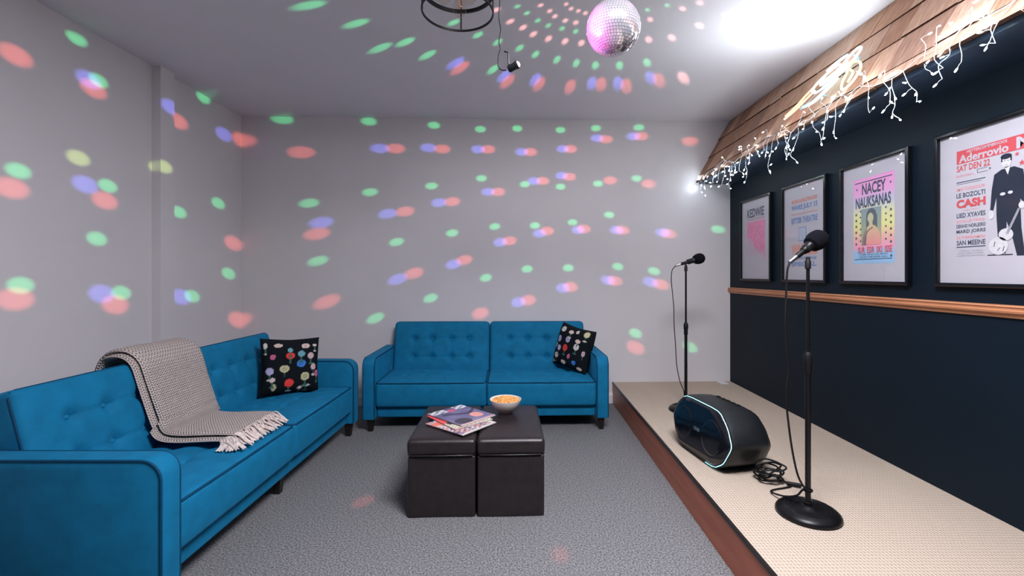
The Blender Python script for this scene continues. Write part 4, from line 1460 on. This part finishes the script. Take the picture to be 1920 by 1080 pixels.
obj('cord', tube(catmull([(sx_ - .026, sy_, sz_ - .012), (sx_ - .045, sy_ - .002, sz_ - .012), (sx_ - .058, sy_ - .002, sz_ + .006), (sx_ - .056, sy_ - .001, sz_ + .05), (sx_ - .049, sy_, sz_ + .075), (sx_ - .055, sy_, sz_ + .10), (sx_ - .048, sy_, sz_ + .15), (sx_ - .055, sy_, sz_ + .20), (sx_ - .050, sy_, sz_ + .30), (sx_ - .053, sy_, sz_ + .42), (sx_ - .05, sy_, CEIL - .012)], 5), .0024, 6), M['rubber'], pn)
obj('ceiling_hook', xf(lathe([(.001, CEIL - .016), (.012, CEIL - .014), (.016, CEIL - .001), (.001, CEIL - .001)], 16), T(sx_ - .05, sy_, 0)), M['black'], pn)

def spot(name, loc, target, col, watts, deg, blend=.6, rad=.004):
    l = bpy.data.lights.new(name, 'SPOT')
    l.color = col
    l.energy = watts
    l.spot_size = R(deg)
    l.spot_blend = blend
    l.shadow_soft_size = rad
    o = bpy.data.objects.new(name, l)
    COL.objects.link(o)
    o.location = loc
    d = Vector(target) - Vector(loc)
    o.rotation_mode = 'QUATERNION'
    o.rotation_quaternion = d.to_track_quat('-Z', 'Y')
    return o
lens_tip = Vector((sx_, sy_, sz_)) + ax * .036
spot('pinspot_beam', lens_tip, BC + Vector((0, -.01, .02)), (1.0, .22, .75), 60.0, 36, .7, .012)
spot('pinspot_beam', lens_tip + Vector((0, -.012, 0)), BC + Vector((-.05, -.07, .0)), (.25, .40, 1.0), 30.0, 18, .9, .010)

# ------------------------------------------------------------------ beams thrown by the mirror ball: where each spot lands on walls, ceiling and floor
GREEN = [(-2.11,4.0,2.53),(-1.36,4.03,2.52),(-0.78,4.04,2.49),(-0.37,4.06,2.46),(-0.04,4.07,2.47),(-0.8,4.04,1.95),(-0.36,4.06,2.02),(0.03,4.07,1.97),(-1.35,4.03,1.89),(-1.88,4.01,1.79),(-0.24,4.06,1.59),(-0.62,4.05,1.53),(-1.11,4.03,1.45),(-1.8,4.01,1.28),(0.05,4.07,1.21),(-0.32,4.06,1.13),(-0.81,4.04,0.95),(-1.3,4.03,0.77),(0.35,4.08,2.46),(0.67,4.09,2.48),(1.06,4.1,2.49),(0.35,4.08,1.95),(0.69,4.09,1.98),(1.04,4.1,2.03),(0.46,4.08,1.63),(0.12,4.07,1.6),(0.79,4.09,1.7),(0.42,4.08,1.22),(0.87,4.1,1.23),(1.2,4.11,1.19),(1.03,4.1,0.63),(1.53,4.12,0.5),(1.79,4.13,1.57),(-2.46,2.51,2.47),(-2.46,2.64,2.29),(-2.46,3.51,2.53),(-2.46,2.7,1.69),(-2.46,3.68,1.74),(-2.46,3.26,1.61),(-2.46,2.22,1.67),(-2.46,2.63,1.37),(-2.46,3.81,1.17),(-2.46,2.23,1.11),(-2.46,2.79,1.05),(-2.46,3.39,1.0),(-1.09,2.34,2.55),(-0.91,2.51,2.55),(-0.69,2.71,2.55),(-0.86,2.78,2.55),(-0.59,2.87,2.55),(-0.25,2.63,2.55),(-0.14,2.71,2.55),(-0.01,2.78,2.55),(-0.37,2.5,2.55),(-0.02,2.35,2.55),(0.03,2.41,2.55),(0.09,2.48,2.55),(0.15,2.53,2.55),(0.23,2.56,2.55),(0.31,2.59,2.55),(0.09,2.86,2.55),(0.23,2.93,2.55),(0.36,2.98,2.55),(0.49,3.01,2.55),(0.65,3.01,2.55),(0.82,2.97,2.55),(-0.19,3.07,2.55),(0.66,2.38,2.55),(0.75,2.34,2.55)]
YELLOW = [(-2.46,2.52,1.81),(-2.46,3.07,1.88)]
RED = [(-1.95,4.01,2.24),(-1.12,4.03,2.28),(-0.71,4.05,2.28),(-0.3,4.06,2.28),(-0.21,4.06,1.9),(-0.62,4.05,1.81),(-1.04,4.04,1.72),(-1.81,4.01,1.52),(-0.11,4.07,1.46),(-0.51,4.05,1.29),(-0.96,4.04,1.17),(-1.72,4.01,0.92),(0.06,4.07,0.93),(-0.37,4.06,0.81),(0.08,4.07,2.26),(0.44,4.08,2.29),(0.76,4.09,2.38),(1.08,4.1,2.41),(1.53,4.12,2.37),(0.19,4.08,2.0),(0.43,4.08,2.04),(0.8,4.09,2.01),(1.15,4.11,1.98),(0.23,4.08,1.55),(0.56,4.09,1.57),(0.91,4.1,1.56),(1.33,4.11,1.53),(0.44,4.08,1.05),(0.84,4.1,1.1),(1.26,4.11,1.07),(1.03,4.1,0.5),(-2.47,2.21,2.23),(-2.46,2.61,2.23),(-2.46,3.25,2.26),(-2.46,3.97,2.34),(-2.46,2.19,1.58),(-2.46,2.68,1.6),(-2.46,3.87,1.43),(-2.47,2.21,1.04),(-2.46,2.75,0.98),(-2.46,3.93,0.77),(-0.41,3.05,2.55),(-0.1,3.26,2.55),(0.13,3.3,2.55),(0.36,3.35,2.55),(0.58,3.31,2.55),(0.77,3.34,2.55),(0.98,3.24,2.55),(-0.81,2.32,0.0),(0.16,1.88,0.0)]
PEACH = [(-0.13,2.38,2.55),(-0.06,2.49,2.55),(0.01,2.55,2.55),(0.07,2.62,2.55),(0.16,2.67,2.55),(0.26,2.7,2.55),(0.36,2.72,2.55),(0.15,2.39,2.55),(0.18,2.44,2.55),(0.24,2.48,2.55),(0.3,2.5,2.55),(0.1,2.34,2.55),(0.23,2.33,2.55),(0.26,2.37,2.55),(0.3,2.39,2.55),(0.34,2.41,2.55),(0.7,2.47,2.55),(0.75,2.68,2.55),(0.91,2.32,2.55),(0.84,2.37,2.55),(1.11,2.44,2.55),(0.99,2.53,2.55),(0.88,2.66,2.55),(1.14,3.2,2.55)]
BLUE = [(-1.26,4.03,2.28),(-0.83,4.04,2.29),(-0.39,4.06,2.28),(-0.3,4.06,1.9),(-0.74,4.05,1.8),(-1.19,4.03,1.7),(-1.77,4.01,1.62),(-0.19,4.06,1.45),(-0.61,4.05,1.25),(-1.1,4.03,1.12),(-0.03,4.07,0.91),(0.0,4.07,2.26),(0.37,4.08,2.29),(0.68,4.09,2.39),(1.01,4.1,2.41),(0.11,4.07,2.0),(0.36,4.08,2.05),(0.16,4.07,1.53),(0.51,4.09,1.56),(0.86,4.1,1.56),(1.28,4.11,1.54),(0.37,4.08,1.04),(0.78,4.09,1.11),(1.17,4.11,1.09),(-2.46,2.56,1.67),(-2.46,3.13,2.31),(-2.46,3.75,2.32),(-2.46,2.66,1.05),(-2.46,3.28,1.0),(0.51,3.29,2.55),(0.7,3.29,2.55),(0.91,3.2,2.55),(-0.43,2.98,2.55),(-0.12,3.17,2.55),(0.1,3.23,2.55),(-2.46,2.58,2.27)]
def beams(pts, col, deg, k):
    for p in pts:
        d = Vector(p) - BC
        L = d.length
        src = BC + d.normalized() * (BR + .012)
        dist = (Vector(p) - src).length
        near = p[2] > 2.54
        # grazing beams on the ceiling spread over a longer patch, so they arrive weaker
        spot('mirror_ball_beam', src, p, col, BEAM * k * dist * dist * (1 if not near else min(3.6, dist / max(.05, 2.55 - src.z))), deg * 1.12, .8, .006).scale = (1.0, .62 if not near else .8, 1.0)
beams(GREEN, (.10, 1.0, .35), 2.7, 1.0)
beams(YELLOW, (.75, 1.0, .25), 3.0, .8)
beams(RED, (1.0, .16, .12), 3.6, 1.0)
beams(PEACH, (1.0, .45, .42), 3.0, 1.6)
beams(BLUE, (.20, .22, 1.0), 3.4, 1.1)
